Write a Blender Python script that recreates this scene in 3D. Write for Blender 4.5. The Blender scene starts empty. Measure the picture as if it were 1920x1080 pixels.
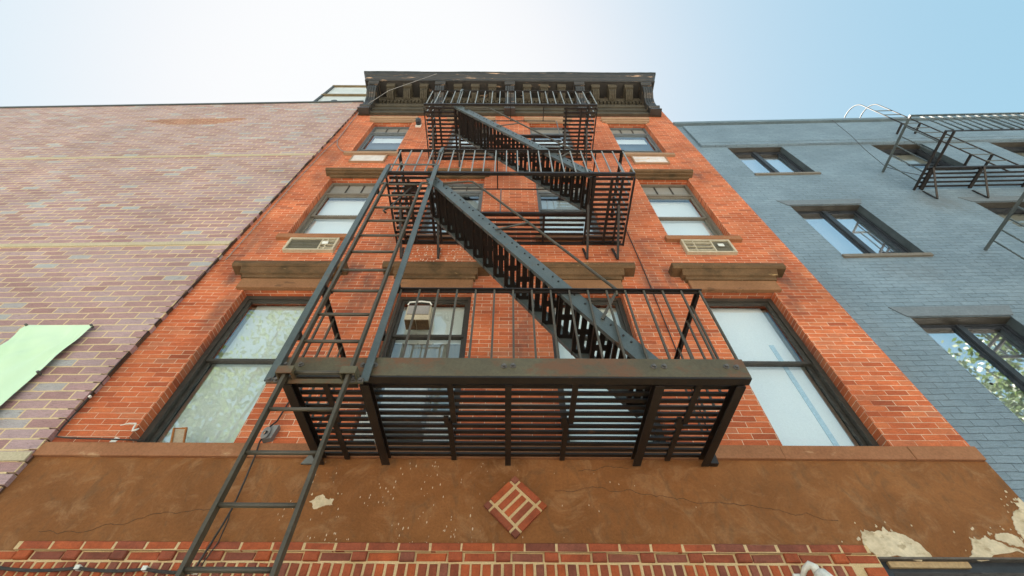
import bpy, bmesh, math, random
from mathutils import Matrix, Vector
R = math.radians
random.seed(7)
scene = bpy.context.scene
COL = scene.collection

# ------------------------------------------------------------------ camera
TH, ROLL = R(53.25), R(0.28)
cam_data = bpy.data.cameras.new("camera")
cam = bpy.data.objects.new("camera", cam_data)
COL.objects.link(cam)
_r = Vector((1, 0, 0)); _f = Vector((0, math.cos(TH), math.sin(TH))); _u = Vector((0, -math.sin(TH), math.cos(TH)))
_r2 = math.cos(ROLL) * _r + math.sin(ROLL) * _u
_u2 = -math.sin(ROLL) * _r + math.cos(ROLL) * _u
m = Matrix.Identity(4)
for i in range(3):
    m[i][0] = _r2[i]; m[i][1] = _u2[i]; m[i][2] = -_f[i]
m.translation = Vector((0, -3.31, 1.6))
cam.matrix_world = m
cam_data.sensor_width = 36.0
cam_data.lens = 857.0 / 1920.0 * 36.0
cam_data.shift_x = 6.0 / 1920.0
cam_data.clip_start = 0.02
cam_data.clip_end = 2000
scene.camera = cam

# ------------------------------------------------------------------ light
SUN_EL, SUN_AZ = 68.0, -40.0          # azimuth from +Y (behind the facades), negative = left
world = bpy.data.worlds.new("World"); scene.world = world; world.use_nodes = True
wn, wl = world.node_tree.nodes, world.node_tree.links
wn.clear()
sky = wn.new("ShaderNodeTexSky"); sky.sky_type = 'NISHITA'; sky.sun_disc = False
sky.sun_elevation = R(SUN_EL); sky.sun_rotation = R(SUN_AZ)
sky.air_density = 1.0; sky.dust_density = 1.6; sky.ozone_density = 1.0; sky.altitude = 10
hs = wn.new("ShaderNodeHueSaturation"); hs.inputs['Saturation'].default_value = 1.18; hs.inputs['Hue'].default_value = 0.478
bg = wn.new("ShaderNodeBackground"); bg.inputs['Strength'].default_value = 0.10
wo = wn.new("ShaderNodeOutputWorld")
# tone curve on the sky colour: radiance saturates softly towards the sun instead of growing without limit
SKY_GAIN, SKY_TOP = 0.97, 1.67
sep = wn.new("ShaderNodeSeparateColor"); com = wn.new("ShaderNodeCombineColor")
wl.new(sky.outputs[0], hs.inputs['Color']); wl.new(hs.outputs[0], sep.inputs[0])
for i in range(3):
    a = wn.new("ShaderNodeMath"); a.operation = 'MULTIPLY'; a.inputs[1].default_value = -SKY_GAIN / SKY_TOP
    b = wn.new("ShaderNodeMath"); b.operation = 'EXPONENT'
    c = wn.new("ShaderNodeMath"); c.operation = 'SUBTRACT'; c.inputs[0].default_value = 1.0
    d = wn.new("ShaderNodeMath"); d.operation = 'MULTIPLY'; d.inputs[1].default_value = SKY_TOP * (0.975, 0.99, 1.0)[i]
    wl.new(sep.outputs[i], a.inputs[0]); wl.new(a.outputs[0], b.inputs[0]); wl.new(b.outputs[0], c.inputs[1]); wl.new(c.outputs[0], d.inputs[0]); wl.new(d.outputs[0], com.inputs[i])
wl.new(com.outputs[0], bg.inputs[0]); wl.new(bg.outputs[0], wo.inputs[0])
sd = bpy.data.lights.new("sun", 'SUN'); sd.energy = 5.0; sd.angle = R(0.5); sd.color = (1.0, 0.93, 0.82)
sun = bpy.data.objects.new("sun", sd); COL.objects.link(sun)
sdir = Vector((math.sin(R(SUN_AZ)) * math.cos(R(SUN_EL)), math.cos(R(SUN_AZ)) * math.cos(R(SUN_EL)), math.sin(R(SUN_EL))))
sun.rotation_euler = sdir.to_track_quat('Z', 'Y').to_euler()
sun.location = sdir * 60
vs = scene.view_settings
vs.view_transform = 'Standard'; vs.look = 'None'; vs.gamma = 1.0; vs.exposure = 2.58

# ------------------------------------------------------------------ materials
def new_mat(name):
    mt = bpy.data.materials.new(name); mt.use_nodes = True
    return mt, mt.node_tree.nodes, mt.node_tree.links, mt.node_tree.nodes["Principled BSDF"]

class G:
    """small node-graph helper"""
    def __init__(s, nt): s.n, s.l = nt.nodes, nt.links
    def put(s, sock, v):
        if isinstance(v, bpy.types.NodeSocket): s.l.new(v, sock)
        elif v is not None:
            if hasattr(sock, 'default_value'):
                try: sock.default_value = v
                except Exception: sock.default_value = (*v, 1.0) if len(v) == 3 else v
    def math(s, op, a, b=None, c=None, clamp=False):
        n = s.n.new("ShaderNodeMath"); n.operation = op; n.use_clamp = clamp
        s.put(n.inputs[0], a)
        if b is not None: s.put(n.inputs[1], b)
        if c is not None: s.put(n.inputs[2], c)
        return n.outputs[0]
    def noise(s, vec, scale, detail=4, rough=0.6, dist=0.0):
        n = s.n.new("ShaderNodeTexNoise"); s.put(n.inputs['Vector'], vec)
        n.inputs['Scale'].default_value = scale; n.inputs['Detail'].default_value = detail
        n.inputs['Roughness'].default_value = rough; n.inputs['Distortion'].default_value = dist
        return n
    def ramp(s, fac, stops, interp='LINEAR'):
        n = s.n.new("ShaderNodeValToRGB"); n.color_ramp.interpolation = interp
        e = n.color_ramp.elements
        while len(e) > 1: e.remove(e[-1])
        e[0].position = stops[0][0]; e[0].color = (*stops[0][1], 1)
        for p, c in stops[1:]:
            x = e.new(p); x.color = (*c, 1)
        s.put(n.inputs[0], fac)
        return n.outputs[0]
    def step(s, v, a, b):
        n = s.n.new("ShaderNodeMapRange"); n.interpolation_type = 'SMOOTHSTEP'
        s.put(n.inputs['Value'], v); n.inputs['From Min'].default_value = a; n.inputs['From Max'].default_value = b
        return n.outputs[0]
    def mix(s, fac, a, b, mode='MIX'):
        n = s.n.new("ShaderNodeMix"); n.data_type = 'RGBA'; n.blend_type = mode
        s.put(n.inputs[0], fac); s.put(n.inputs[6], a if isinstance(a, bpy.types.NodeSocket) else (*a, 1))
        s.put(n.inputs[7], b if isinstance(b, bpy.types.NodeSocket) else (*b, 1))
        return n.outputs[2]
    def vmath(s, op, a, b):
        n = s.n.new("ShaderNodeVectorMath"); n.operation = op; s.put(n.inputs[0], a); s.put(n.inputs[1], b)
        return n.outputs[1] if op in ('LENGTH', 'DISTANCE', 'DOT_PRODUCT') else n.outputs[0]
    def bump(s, h, strength, dist, prev=None):
        n = s.n.new("ShaderNodeBump"); n.inputs['Strength'].default_value = strength; n.inputs['Distance'].default_value = dist
        s.put(n.inputs['Height'], h)
        if prev is not None: s.put(n.inputs['Normal'], prev)
        return n.outputs[0]
    def uv(s): return s.n.new("ShaderNodeUVMap").outputs[0]
    def obj(s): return s.n.new("ShaderNodeTexCoord").outputs['Object']
    def scalevec(s, v, sc): return s.vmath('MULTIPLY', v, sc)
    def island(s): return s.n.new("ShaderNodeNewGeometry").outputs['Random Per Island']

def gray(f): return (f, f, f)

def brick_mat(name, bw, bh, joint, stops, mortar, mortar_lo=0.3, wob=0.004, bumpd=0.004, rough=0.85, spec=0.3,
              grime=(0.55, 1.1), face_rough=0.4, stains=(), stain_col=(0.06, 0.05, 0.045), spots=None, joint_soft=0.15, rock=0.0):
    mt, n, l, bs = new_mat(name); g = G(mt.node_tree)
    uv = g.uv()
    w = g.noise(uv, 6.0, 3).outputs['Color']
    off = g.vmath('MULTIPLY', g.vmath('SUBTRACT', w, (0.5, 0.5, 0.5)), (wob, wob * 2.2, 0))
    w2 = g.noise(uv, 45.0, 2).outputs['Color']
    off2 = g.vmath('MULTIPLY', g.vmath('SUBTRACT', w2, (0.5, 0.5, 0.5)), (wob, wob, 0))
    vec = g.vmath('ADD', g.vmath('ADD', uv, off), off2)
    b = n.new("ShaderNodeTexBrick"); l.new(vec, b.inputs['Vector'])
    b.offset = 0.5; b.inputs['Scale'].default_value = 1.0
    b.inputs['Color1'].default_value = (0, 0, 0, 1); b.inputs['Color2'].default_value = (1, 1, 1, 1)
    b.inputs['Mortar'].default_value = (0.5, 0.5, 0.5, 1)
    b.inputs['Mortar Size'].default_value = joint / 2; b.inputs['Mortar Smooth'].default_value = joint_soft
    b.inputs['Bias'].default_value = 0.0
    b.inputs['Brick Width'].default_value = bw; b.inputs['Row Height'].default_value = bh
    col = g.ramp(b.outputs['Color'], stops)
    fine = g.noise(uv, 90.0, 5, 0.7).outputs[0]
    str_ = g.noise(g.scalevec(uv, (14, 60, 1)), 1.0, 4, 0.65).outputs[0]
    big = g.noise(uv, 0.9, 5, 0.6).outputs[0]
    col = g.mix(1.0, col, g.ramp(fine, [(0.25, gray(0.72)), (0.75, gray(1.25))]), 'MULTIPLY')
    col = g.mix(1.0, col, g.ramp(str_, [(0.3, gray(0.82)), (0.7, gray(1.15))]), 'MULTIPLY')
    if rock:      # split-face bricks: dark ragged crevices along the face
        rk = g.noise(g.scalevec(uv, (9, 42, 1)), 1.0, 5, 0.7, 1.2).outputs[0]
        col = g.mix(g.math('MULTIPLY', g.step(rk, 0.57, 0.66), rock), col, (0.16, 0.075, 0.07))
    mv = g.noise(uv, 3.2, 4, 0.7).outputs[0]
    mfac = g.math('MULTIPLY', b.outputs['Fac'], g.step(mv, mortar_lo - 0.12, mortar_lo + 0.22))
    mcol = g.mix(1.0, mortar, g.ramp(fine, [(0.2, gray(0.75)), (0.8, gray(1.15))]), 'MULTIPLY')
    col = g.mix(mfac, col, mcol)
    col = g.mix(1.0, col, g.ramp(big, [(0.3, gray(grime[0])), (0.7, gray(grime[1]))]), 'MULTIPLY')
    if stains:
        tot = None
        sn = g.noise(g.scalevec(uv, (5, 1.6, 1)), 1.0, 5, 0.7).outputs[0]
        for (sx, sz, rx, rz, amt) in stains:
            d = g.vmath('LENGTH', g.vmath('MULTIPLY', g.vmath('SUBTRACT', uv, (sx, sz, 0)), (1 / rx, 1 / rz, 0)), None)
            k = g.math('MULTIPLY', g.math('SUBTRACT', 1.0, g.step(d, 0.15, 1.0)), amt)
            tot = k if tot is None else g.math('MAXIMUM', tot, k)
        tot = g.math('MULTIPLY', tot, g.step(sn, 0.28, 0.6), clamp=True)
        col = g.mix(tot, col, stain_col)
    if spots:
        (cx, cz, rx, rz, sc, thr, scol) = spots
        v = n.new("ShaderNodeTexVoronoi"); v.inputs['Scale'].default_value = sc; l.new(g.scalevec(uv, (1, 0.6, 1)), v.inputs['Vector'])
        d = g.vmath('LENGTH', g.vmath('MULTIPLY', g.vmath('SUBTRACT', uv, (cx, cz, 0)), (1 / rx, 1 / rz, 0)), None)
        k = g.math('MULTIPLY', g.math('LESS_THAN', v.outputs['Distance'], thr), g.math('SUBTRACT', 1.0, g.step(d, 0.5, 1.0)))
        col = g.mix(k, col, scol)
    l.new(col, bs.inputs['Base Color'])
    bs.inputs['Roughness'].default_value = rough; bs.inputs['Specular IOR Level'].default_value = spec
    h = g.math('ADD', g.math('MULTIPLY', b.outputs['Fac'], -1.0), g.math('MULTIPLY', fine, face_rough))
    h = g.math('ADD', h, g.math('MULTIPLY', str_, face_rough))
    h = g.math('ADD', h, g.math('MULTIPLY', b.outputs['Color'], 0.25))
    l.new(g.bump(h, 0.8, bumpd), bs.inputs['Normal'])
    return mt

def rough_mat(name, c1, c2, scale=3.0, rough=0.8, spec=0.3, bumpd=0.003, metallic=0.0, streak=None, patch=None, use='obj', island=False, detail_scale=60.0):
    """painted / stone / metal surface with two-tone mottling; patch = (colour, low, high, scale, stretch)"""
    mt, n, l, bs = new_mat(name); g = G(mt.node_tree)
    co = g.obj()
    a = g.noise(co, scale, 6, 0.65).outputs[0]
    f = g.noise(co, detail_scale, 4, 0.65).outputs[0]
    col = g.ramp(a, [(0.3, c1), (0.7, c2)])
    col = g.mix(1.0, col, g.ramp(f, [(0.25, gray(0.8)), (0.75, gray(1.2))]), 'MULTIPLY')
    if streak:
        sn = g.noise(g.scalevec(co, streak[1]), 1.0, 5, 0.65).outputs[0]
        col = g.mix(g.step(sn, streak[2], streak[3]), col, streak[0])
    if patch:
        pn = g.noise(g.scalevec(co, patch[4]), patch[3], 6, 0.7).outputs[0]
        col = g.mix(g.step(pn, patch[1], patch[2]), col, patch[0])
    if island:
        col = g.mix(1.0, col, g.ramp(g.island(), [(0.0, gray(0.7)), (1.0, gray(1.25))]), 'MULTIPLY')
    l.new(col, bs.inputs['Base Color'])
    bs.inputs['Roughness'].default_value = rough; bs.inputs['Specular IOR Level'].default_value = spec
    bs.inputs['Metallic'].default_value = metallic
    if bumpd: l.new(g.bump(g.math('ADD', a, g.math('MULTIPLY', f, 0.6)), 0.7, bumpd), bs.inputs['Normal'])
    return mt

def stucco_mat():
    mt, n, l, bs = new_mat("brown_stucco"); g = G(mt.node_tree)
    uv = g.uv()
    a = g.noise(uv, 1.6, 6, 0.65, 0.6).outputs[0]
    b_ = g.noise(g.scalevec(uv, (3.0, 3.0, 1)), 1.4, 6, 0.7, 1.2).outputs[0]
    f = g.noise(uv, 55, 5, 0.7).outputs[0]
    diag = g.noise(g.scalevec(uv, (9.0, 4.0, 1)), 1.0, 5, 0.65, 1.5).outputs[0]
    col = g.ramp(a, [(0.25, (0.165, 0.066, 0.020)), (0.5, (0.228, 0.092, 0.029)), (0.78, (0.31, 0.132, 0.045))])
    col = g.mix(g.math('MULTIPLY', g.step(b_, 0.46, 0.74), 0.75), col, (0.32, 0.17, 0.08))
    col = g.mix(g.math('MULTIPLY', g.step(diag, 0.5, 0.72), 0.6), col, (0.14, 0.075, 0.035))
    col = g.mix(1.0, col, g.ramp(f, [(0.25, gray(0.82)), (0.75, gray(1.15))]), 'MULTIPLY')
    # paint and plaster flecks, densest around the middle left
    for (sc, thr, cx, cz, rx, rz) in ((16, 0.085, -1.0, 3.28, 0.75, 0.6), (27, 0.11, -0.85, 3.38, 0.75, 0.5), (13, 0.060, 0.4, 3.4, 2.2, 0.6), (42, 0.15, -0.95, 3.3, 0.9, 0.6), (24, 0.07, 0.1, 3.45, 1.8, 0.5)):
        v = n.new("ShaderNodeTexVoronoi"); v.inputs['Scale'].default_value = sc
        l.new(g.vmath('ADD', g.scalevec(uv, (1, 0.42, 1)), (cx * 3, sc, 0)), v.inputs['Vector'])
        d = g.vmath('LENGTH', g.vmath('MULTIPLY', g.vmath('SUBTRACT', uv, (cx, cz, 0)), (1 / rx, 1 / rz, 0)), None)
        pick = g.math('LESS_THAN', g.noise(v.outputs['Position'], 7.7, 0).outputs[0], 0.46)
        k = g.math('MULTIPLY', g.math('LESS_THAN', g.math('ADD', v.outputs['Distance'], g.math('MULTIPLY', g.math('SUBTRACT', f, 0.5), 0.10)), thr),
                   g.math('SUBTRACT', 1.0, g.step(d, 0.55, 1.0)))
        col = g.mix(g.math('MULTIPLY', g.math('MULTIPLY', k, pick), 0.8), col, (0.62, 0.52, 0.40))
    l.new(col, bs.inputs['Base Color']); bs.inputs['Roughness'].default_value = 0.85; bs.inputs['Specular IOR Level'].default_value = 0.25
    h = g.math('ADD', g.math('MULTIPLY', b_, 1.6), g.math('MULTIPLY', f, 0.45))
    l.new(g.bump(h, 0.9, 0.012), bs.inputs['Normal'])
    return mt

def glass_mat(name, f0=0.09, tint=(0.93, 0.96, 0.95), wav=0.0006, ro=0.015):
    mt = bpy.data.materials.new(name); mt.use_nodes = True
    n, l = mt.node_tree.nodes, mt.node_tree.links; n.clear(); g = G(mt.node_tree)
    lw = n.new("ShaderNodeLayerWeight"); lw.inputs['Blend'].default_value = 0.5
    p5 = g.math('POWER', lw.outputs['Facing'], 4.2)
    fac = g.math('ADD', g.math('MULTIPLY', p5, 1 - f0), f0, clamp=True)
    tr = n.new("ShaderNodeBsdfTransparent"); tr.inputs[0].default_value = (*tint, 1)
    gl = n.new("ShaderNodeBsdfGlossy"); gl.inputs['Roughness'].default_value = ro; gl.inputs[0].default_value = (0.96, 0.98, 1, 1)
    bn = g.bump(g.noise(g.obj(), 2.2, 2).outputs[0], 1.0, wav); l.new(bn, gl.inputs['Normal'])
    mx = n.new("ShaderNodeMixShader"); l.new(fac, mx.inputs[0]); l.new(tr.outputs[0], mx.inputs[1]); l.new(gl.outputs[0], mx.inputs[2])
    o = n.new("ShaderNodeOutputMaterial"); l.new(mx.outputs[0], o.inputs[0])
    return mt

def blind_mat(name, c1, c2, scale=3.0, frost=0.3):
    mt, n, l, bs = new_mat(name); g = G(mt.node_tree); co = g.obj()
    a = g.noise(g.scalevec(co, (1.3, 1, 0.7)), scale, 5, 0.6).outputs[0]
    f = g.noise(co, 70, 3, 0.7).outputs[0]
    col = g.ramp(a, [(0.3, c1), (0.7, c2)])
    col = g.mix(1.0, col, g.ramp(f, [(0.3, gray(1 - frost * 0.22)), (0.7, gray(1.03))]), 'MULTIPLY')
    l.new(col, bs.inputs['Base Color']); bs.inputs['Roughness'].default_value = 0.7
    return mt

M = {}
RED = [(0.0, (0.36, 0.085, 0.034)), (0.15, (0.50, 0.118, 0.042)), (0.5, (0.57, 0.142, 0.052)), (0.8, (0.62, 0.180, 0.070)), (1.0, (0.48, 0.155, 0.075))]
_st = []
for sx in (-1, 1):
    for zc, amt in ((6.25, .75), (9.4, .45)):
        for ex in (2.05, 3.42): _st.append((sx * ex, zc, 0.16, 0.42, amt))
_st += [(-2.7, 6.95, .5, .3, .4), (2.7, 6.9, .5, .3, .3), (-3.6, 6.9, .22, .9, .5), (3.62, 6.6, .2, .8, .4), (-1.85, 9.6, .3, .8, .45), (1.85, 9.7, .3, .7, .4), (1.45, 6.85, .25, .3, .5), (-3.45, 10.2, .25, .5, .4), (3.45, 10.2, .25, .5, .35), (0.0, 6.75, .8, .3, .3)]
_st += [(-1.55, 6.0, .18, .7, .7), (-1.75, 5.95, .16, .8, .65), (0.15, 5.2, .22, .9, .55), (1.75, 6.2, .2, .6, .6), (-2.0, 6.35, .25, .5, .6), (-3.35, 7.0, .25, .35, .4),
        (1.9, 7.0, .3, .4, .35), (-1.7, 7.0, .2, .3, .5), (-3.25, 5.6, .2, .7, .5), (3.3, 5.8, .15, .4, .4)]
M['red_brick'] = brick_mat("red_brick", 0.2064, 0.0603, 0.0060, RED, (0.74, 0.56, 0.40), mortar_lo=0.36, grime=(0.60, 1.18), stains=_st,
                           spots=(-0.95, 6.80, 0.75, 0.32, 26, 0.24, (0.62, 0.5, 0.4)), bumpd=0.003)
M['left_brick'] = brick_mat("pink_brick", 0.285, 0.1016, 0.0165,
    [(0.0, (0.35, 0.185, 0.172)), (0.25, (0.40, 0.230, 0.220)), (0.55, (0.435, 0.272, 0.268)), (0.80, (0.44, 0.305, 0.312)), (0.91, (0.40, 0.27, 0.272)), (0.94, (0.41, 0.365, 0.37)), (1.0, (0.42, 0.43, 0.435))],
    (0.72, 0.56, 0.30), mortar_lo=0.05, wob=0.008, bumpd=0.010, face_rough=0.9, grime=(0.80, 1.12), rough=0.55, spec=0.6, rock=0.55)
M['red_patch'] = brick_mat("orange_patch_brick", 0.24, 0.085, 0.014, [(0.0, (0.34, 0.15, 0.10)), (1.0, (0.45, 0.21, 0.14))], (0.6, 0.47, 0.3), mortar_lo=0.15, wob=0.006)
M['blue_brick'] = brick_mat("blue_painted_brick", 0.215, 0.0715, 0.0075,
    [(0.0, (0.172, 0.240, 0.288)), (0.5, (0.190, 0.260, 0.310)), (1.0, (0.208, 0.282, 0.334))], (0.055, 0.078, 0.096), mortar_lo=0.38, wob=0.010, bumpd=0.008,
    rough=0.5, spec=0.5, grime=(0.76, 1.12), face_rough=0.6, joint_soft=0.6,
    stains=[(3.1, 8.25, .55, .5, .7), (3.95, 8.3, .6, .45, .7), (4.9, 8.3, .6, .5, .7), (1.2, 3.8, .7, .45, .5), (1.3, 6.4, .6, .35, .4), (0.1, 5.2, .3, 2.2, .35), (2.5, 5.2, .5, 1.2, .35)], stain_col=(0.135, 0.15, 0.155))
M['stucco'] = stucco_mat()
M['band'] = rough_mat("brown_sill_paint", (0.245, 0.102, 0.044), (0.34, 0.155, 0.074), 2.5, patch=((0.46, 0.28, 0.15), 0.60, 0.68, 1.1, (1, 1, 2.5)))
M['stone'] = rough_mat("brownstone", (0.098, 0.054, 0.024), (0.155, 0.090, 0.042), 3.0, bumpd=0.008, patch=((0.36, 0.24, 0.11), 0.645, 0.70, 2.8, (1, 1, 6)),
                       streak=((0.055, 0.036, 0.015), (3.0, 3, 6.5), 0.44, 0.72))
M['fascia'] = rough_mat("brownstone_face", (0.20, 0.092, 0.040), (0.275, 0.135, 0.062), 2.6, bumpd=0.008, patch=((0.14, 0.07, 0.032), 0.58, 0.66, 3.0, (1, 1, 3)))
M['stone_light'] = rough_mat("sandstone_trim", (0.28, 0.17, 0.10), (0.36, 0.23, 0.14), 3.0, bumpd=0.004)
M['cornice'] = rough_mat("weathered_highlit_cornice", (0.022, 0.020, 0.018), (0.046, 0.040, 0.034), 4.0, rough=0.45, spec=0.5,
                         patch=((0.46, 0.30, 0.19), 0.595, 0.65, 1.0, (1.3, 5, 9)), bumpd=0.004)  # peeled paint streaks, increased to stand in for highlight lines
M['cornice_green'] = rough_mat("olive_cornice_paint", (0.038, 0.032, 0.021), (0.080, 0.066, 0.043), 4.0, rough=0.7, bumpd=0.004)
M['iron'] = rough_mat("black_iron_paint", (0.008, 0.006, 0.005), (0.021, 0.014, 0.010), 6.0, rough=0.5, spec=0.5, bumpd=0.002, patch=((0.07, 0.032, 0.014), 0.60, 0.72, 7, (1, 1, 1)))
M['iron_green'] = rough_mat("olive_iron_paint", (0.066, 0.052, 0.026), (0.105, 0.092, 0.052), 2.6, rough=0.55, spec=0.5, bumpd=0.003,
                            patch=((0.125, 0.058, 0.024), 0.46, 0.62, 3.2, (1, 1, 1.6)))
M['iron_grey'] = rough_mat("slate_paint_sky_sheen", (0.050, 0.064, 0.064), (0.086, 0.104, 0.102), 5.0, rough=0.38, spec=0.6, bumpd=0.002,
                           patch=((0.10, 0.055, 0.028), 0.585, 0.70, 8, (1, 1, 1)))  # slate paint; on the stringers the tone stands in for reflected sky
M['iron_pale'] = rough_mat("sky_lit_iron", (0.17, 0.19, 0.19), (0.24, 0.26, 0.255), 6.0, rough=0.35, spec=0.6, bumpd=0)  # sky light on the upper balusters put into a paler colour
M['ladder_iron'] = rough_mat("brown_ladder_paint", (0.050, 0.042, 0.028), (0.075, 0.064, 0.045), 6.0, rough=0.5, spec=0.5, bumpd=0.001)
M['bolt'] = rough_mat("bolt_steel", (0.09, 0.085, 0.08), (0.15, 0.14, 0.13), 20, rough=0.5, metallic=0.3, bumpd=0)
M['frame'] = rough_mat("bronze_window_frame", (0.040, 0.036, 0.030), (0.062, 0.056, 0.046), 8, rough=0.45, bumpd=0)
M['frame_grey'] = rough_mat("grey_window_frame", (0.11, 0.125, 0.13), (0.16, 0.175, 0.18), 8, rough=0.45, bumpd=0)
M['frame_taupe'] = rough_mat("taupe_window_frame", (0.15, 0.13, 0.10), (0.19, 0.165, 0.13), 8, rough=0.5, bumpd=0)
M['frame_navy'] = rough_mat("charcoal_window_frame", (0.022, 0.026, 0.032), (0.04, 0.046, 0.054), 8, rough=0.35, bumpd=0)
M['panel_grey'] = rough_mat("grey_transom_panel", (0.20, 0.195, 0.175), (0.27, 0.265, 0.24), 3, rough=0.5, bumpd=0)
M['glass'] = glass_mat("window_glass", 0.09)
M['glass_mirror'] = glass_mat("reflective_window_glass", 0.27, (0.92, 0.96, 0.95), 0.00025, 0.02)
M['glass'] = glass_mat("window_glass", 0.17)
M['glass_blue'] = glass_mat("coated_window_glass", 0.70, (0.95, 0.97, 0.98), 0.0003)
M['blind'] = blind_mat("white_blind", (0.76, 0.82, 0.86), (0.84, 0.88, 0.90), 1.2)
M['blind_cream'] = blind_mat("cream_blind", (0.70, 0.75, 0.70), (0.80, 0.84, 0.80), 1.2)
M['sky_reflection_blue'] = blind_mat("sky_reflection_shade", (0.34, 0.40, 0.43), (0.44, 0.50, 0.53), 1.2)  # blue-grey tone stands in for sky reflected in the middle panes
M['jamb'] = rough_mat("beige_jamb", (0.40, 0.38, 0.30), (0.48, 0.45, 0.37), 4, bumpd=0)
M['reflection_backing'] = blind_mat("white_reflection_backing", (0.84, 0.85, 0.90), (0.90, 0.90, 0.94), 1.0)  # white behind the coated glass, pales its sky reflection by colour
M['curtain_grey'] = blind_mat("grey_curtain", (0.20, 0.20, 0.165), (0.27, 0.27, 0.23))
M['shade_dark'] = rough_mat("dark_room", (0.035, 0.035, 0.035), (0.05, 0.05, 0.05), 2, bumpd=0)
M['shade_blue'] = rough_mat("blue_room_shade", (0.05, 0.08, 0.11), (0.09, 0.13, 0.17), 1.5, bumpd=0)
M['cream_metal'] = rough_mat("cream_painted_metal", (0.42, 0.36, 0.25), (0.54, 0.48, 0.35), 6, rough=0.5, bumpd=0.001, patch=((0.20, 0.12, 0.06), 0.66, 0.74, 8, (1, 1, 1)))
M['grille'] = rough_mat("olive_grille", (0.125, 0.115, 0.080), (0.18, 0.165, 0.12), 8, rough=0.6, bumpd=0)
M['black'] = rough_mat("black_void", (0.012, 0.012, 0.012), (0.02, 0.02, 0.02), 4, bumpd=0)
M['white_plastic'] = rough_mat("white_plastic", (0.66, 0.66, 0.60), (0.76, 0.76, 0.70), 8, rough=0.4, bumpd=0)
M['tarp'] = None
M['roof'] = rough_mat("tar_roof", (0.05, 0.05, 0.05), (0.09, 0.09, 0.09), 2)
M['coping'] = rough_mat("dark_coping", (0.04, 0.05, 0.05), (0.07, 0.08, 0.08), 4, rough=0.5)
M['blue_coping'] = rough_mat("blue_metal_coping", (0.10, 0.14, 0.16), (0.16, 0.21, 0.23), 4, rough=0.4)
M['reveal'] = rough_mat("charcoal_reveal_paint", (0.045, 0.06, 0.066), (0.07, 0.09, 0.098), 5, rough=0.6)
M['blue_trim'] = rough_mat("blue_grey_render", (0.13, 0.16, 0.18), (0.17, 0.20, 0.22), 4, rough=0.6)
M['cable'] = rough_mat("black_cable", (0.025, 0.02, 0.018), (0.05, 0.045, 0.04), 8, rough=0.5, bumpd=0)
M['wire_grey'] = rough_mat("grey_wire", (0.20, 0.19, 0.18), (0.28, 0.27, 0.26), 8, rough=0.5, bumpd=0)
M['limestone'] = rough_mat("pale_band_stone", (0.42, 0.37, 0.25), (0.50, 0.44, 0.31), 2.0, bumpd=0.003)
M['plaster'] = rough_mat("bare_plaster", (0.50, 0.40, 0.26), (0.70, 0.60, 0.43), 5.0, bumpd=0.012, detail_scale=25, streak=((0.40, 0.31, 0.19), (9, 9, 16), 0.54, 0.66))
M['crack'] = rough_mat("crack_shadow", (0.05, 0.028, 0.015), (0.09, 0.05, 0.025), 9, bumpd=0)
M['mortar'] = rough_mat("sand_mortar", (0.52, 0.38, 0.19), (0.64, 0.48, 0.27), 6, bumpd=0.006, detail_scale=120)

def base_brick_mat():
    mt, n, l, bs = new_mat("base_brick"); g = G(mt.node_tree); co = g.obj()
    c = g.ramp(g.island(), [(0.0, (0.20, 0.062, 0.038)), (0.15, (0.27, 0.070, 0.034)), (0.4, (0.33, 0.078, 0.032)), (0.62, (0.24, 0.080, 0.050)), (0.75, (0.38, 0.088, 0.030)), (1.0, (0.29, 0.09, 0.05))], 'CONSTANT')
    a = g.noise(co, 9, 5, 0.7).outputs[0]; f = g.noise(co, 90, 4, 0.7).outputs[0]
    c = g.mix(1.0, c, g.ramp(a, [(0.3, gray(0.7)), (0.7, gray(1.25))]), 'MULTIPLY')
    c = g.mix(1.0, c, g.ramp(f, [(0.25, gray(0.8)), (0.75, gray(1.2))]), 'MULTIPLY')
    l.new(c, bs.inputs['Base Color']); bs.inputs['Roughness'].default_value = 0.8; bs.inputs['Specular IOR Level'].default_value = 0.3
    l.new(g.bump(g.math('ADD', a, f), 0.8, 0.004), bs.inputs['Normal'])
    return mt
M['base_brick'] = base_brick_mat()

def tarp_mat():
    mt, n, l, bs = new_mat("mint_tarp"); g = G(mt.node_tree); co = g.obj()
    a = g.noise(co, 1.5, 4).outputs[0]
    l.new(g.ramp(a, [(0.3, (0.52, 0.74, 0.50)), (0.7, (0.60, 0.80, 0.58))]), bs.inputs['Base Color'])
    bs.inputs['Roughness'].default_value = 0.55
    return mt
M['tarp'] = tarp_mat()

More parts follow.
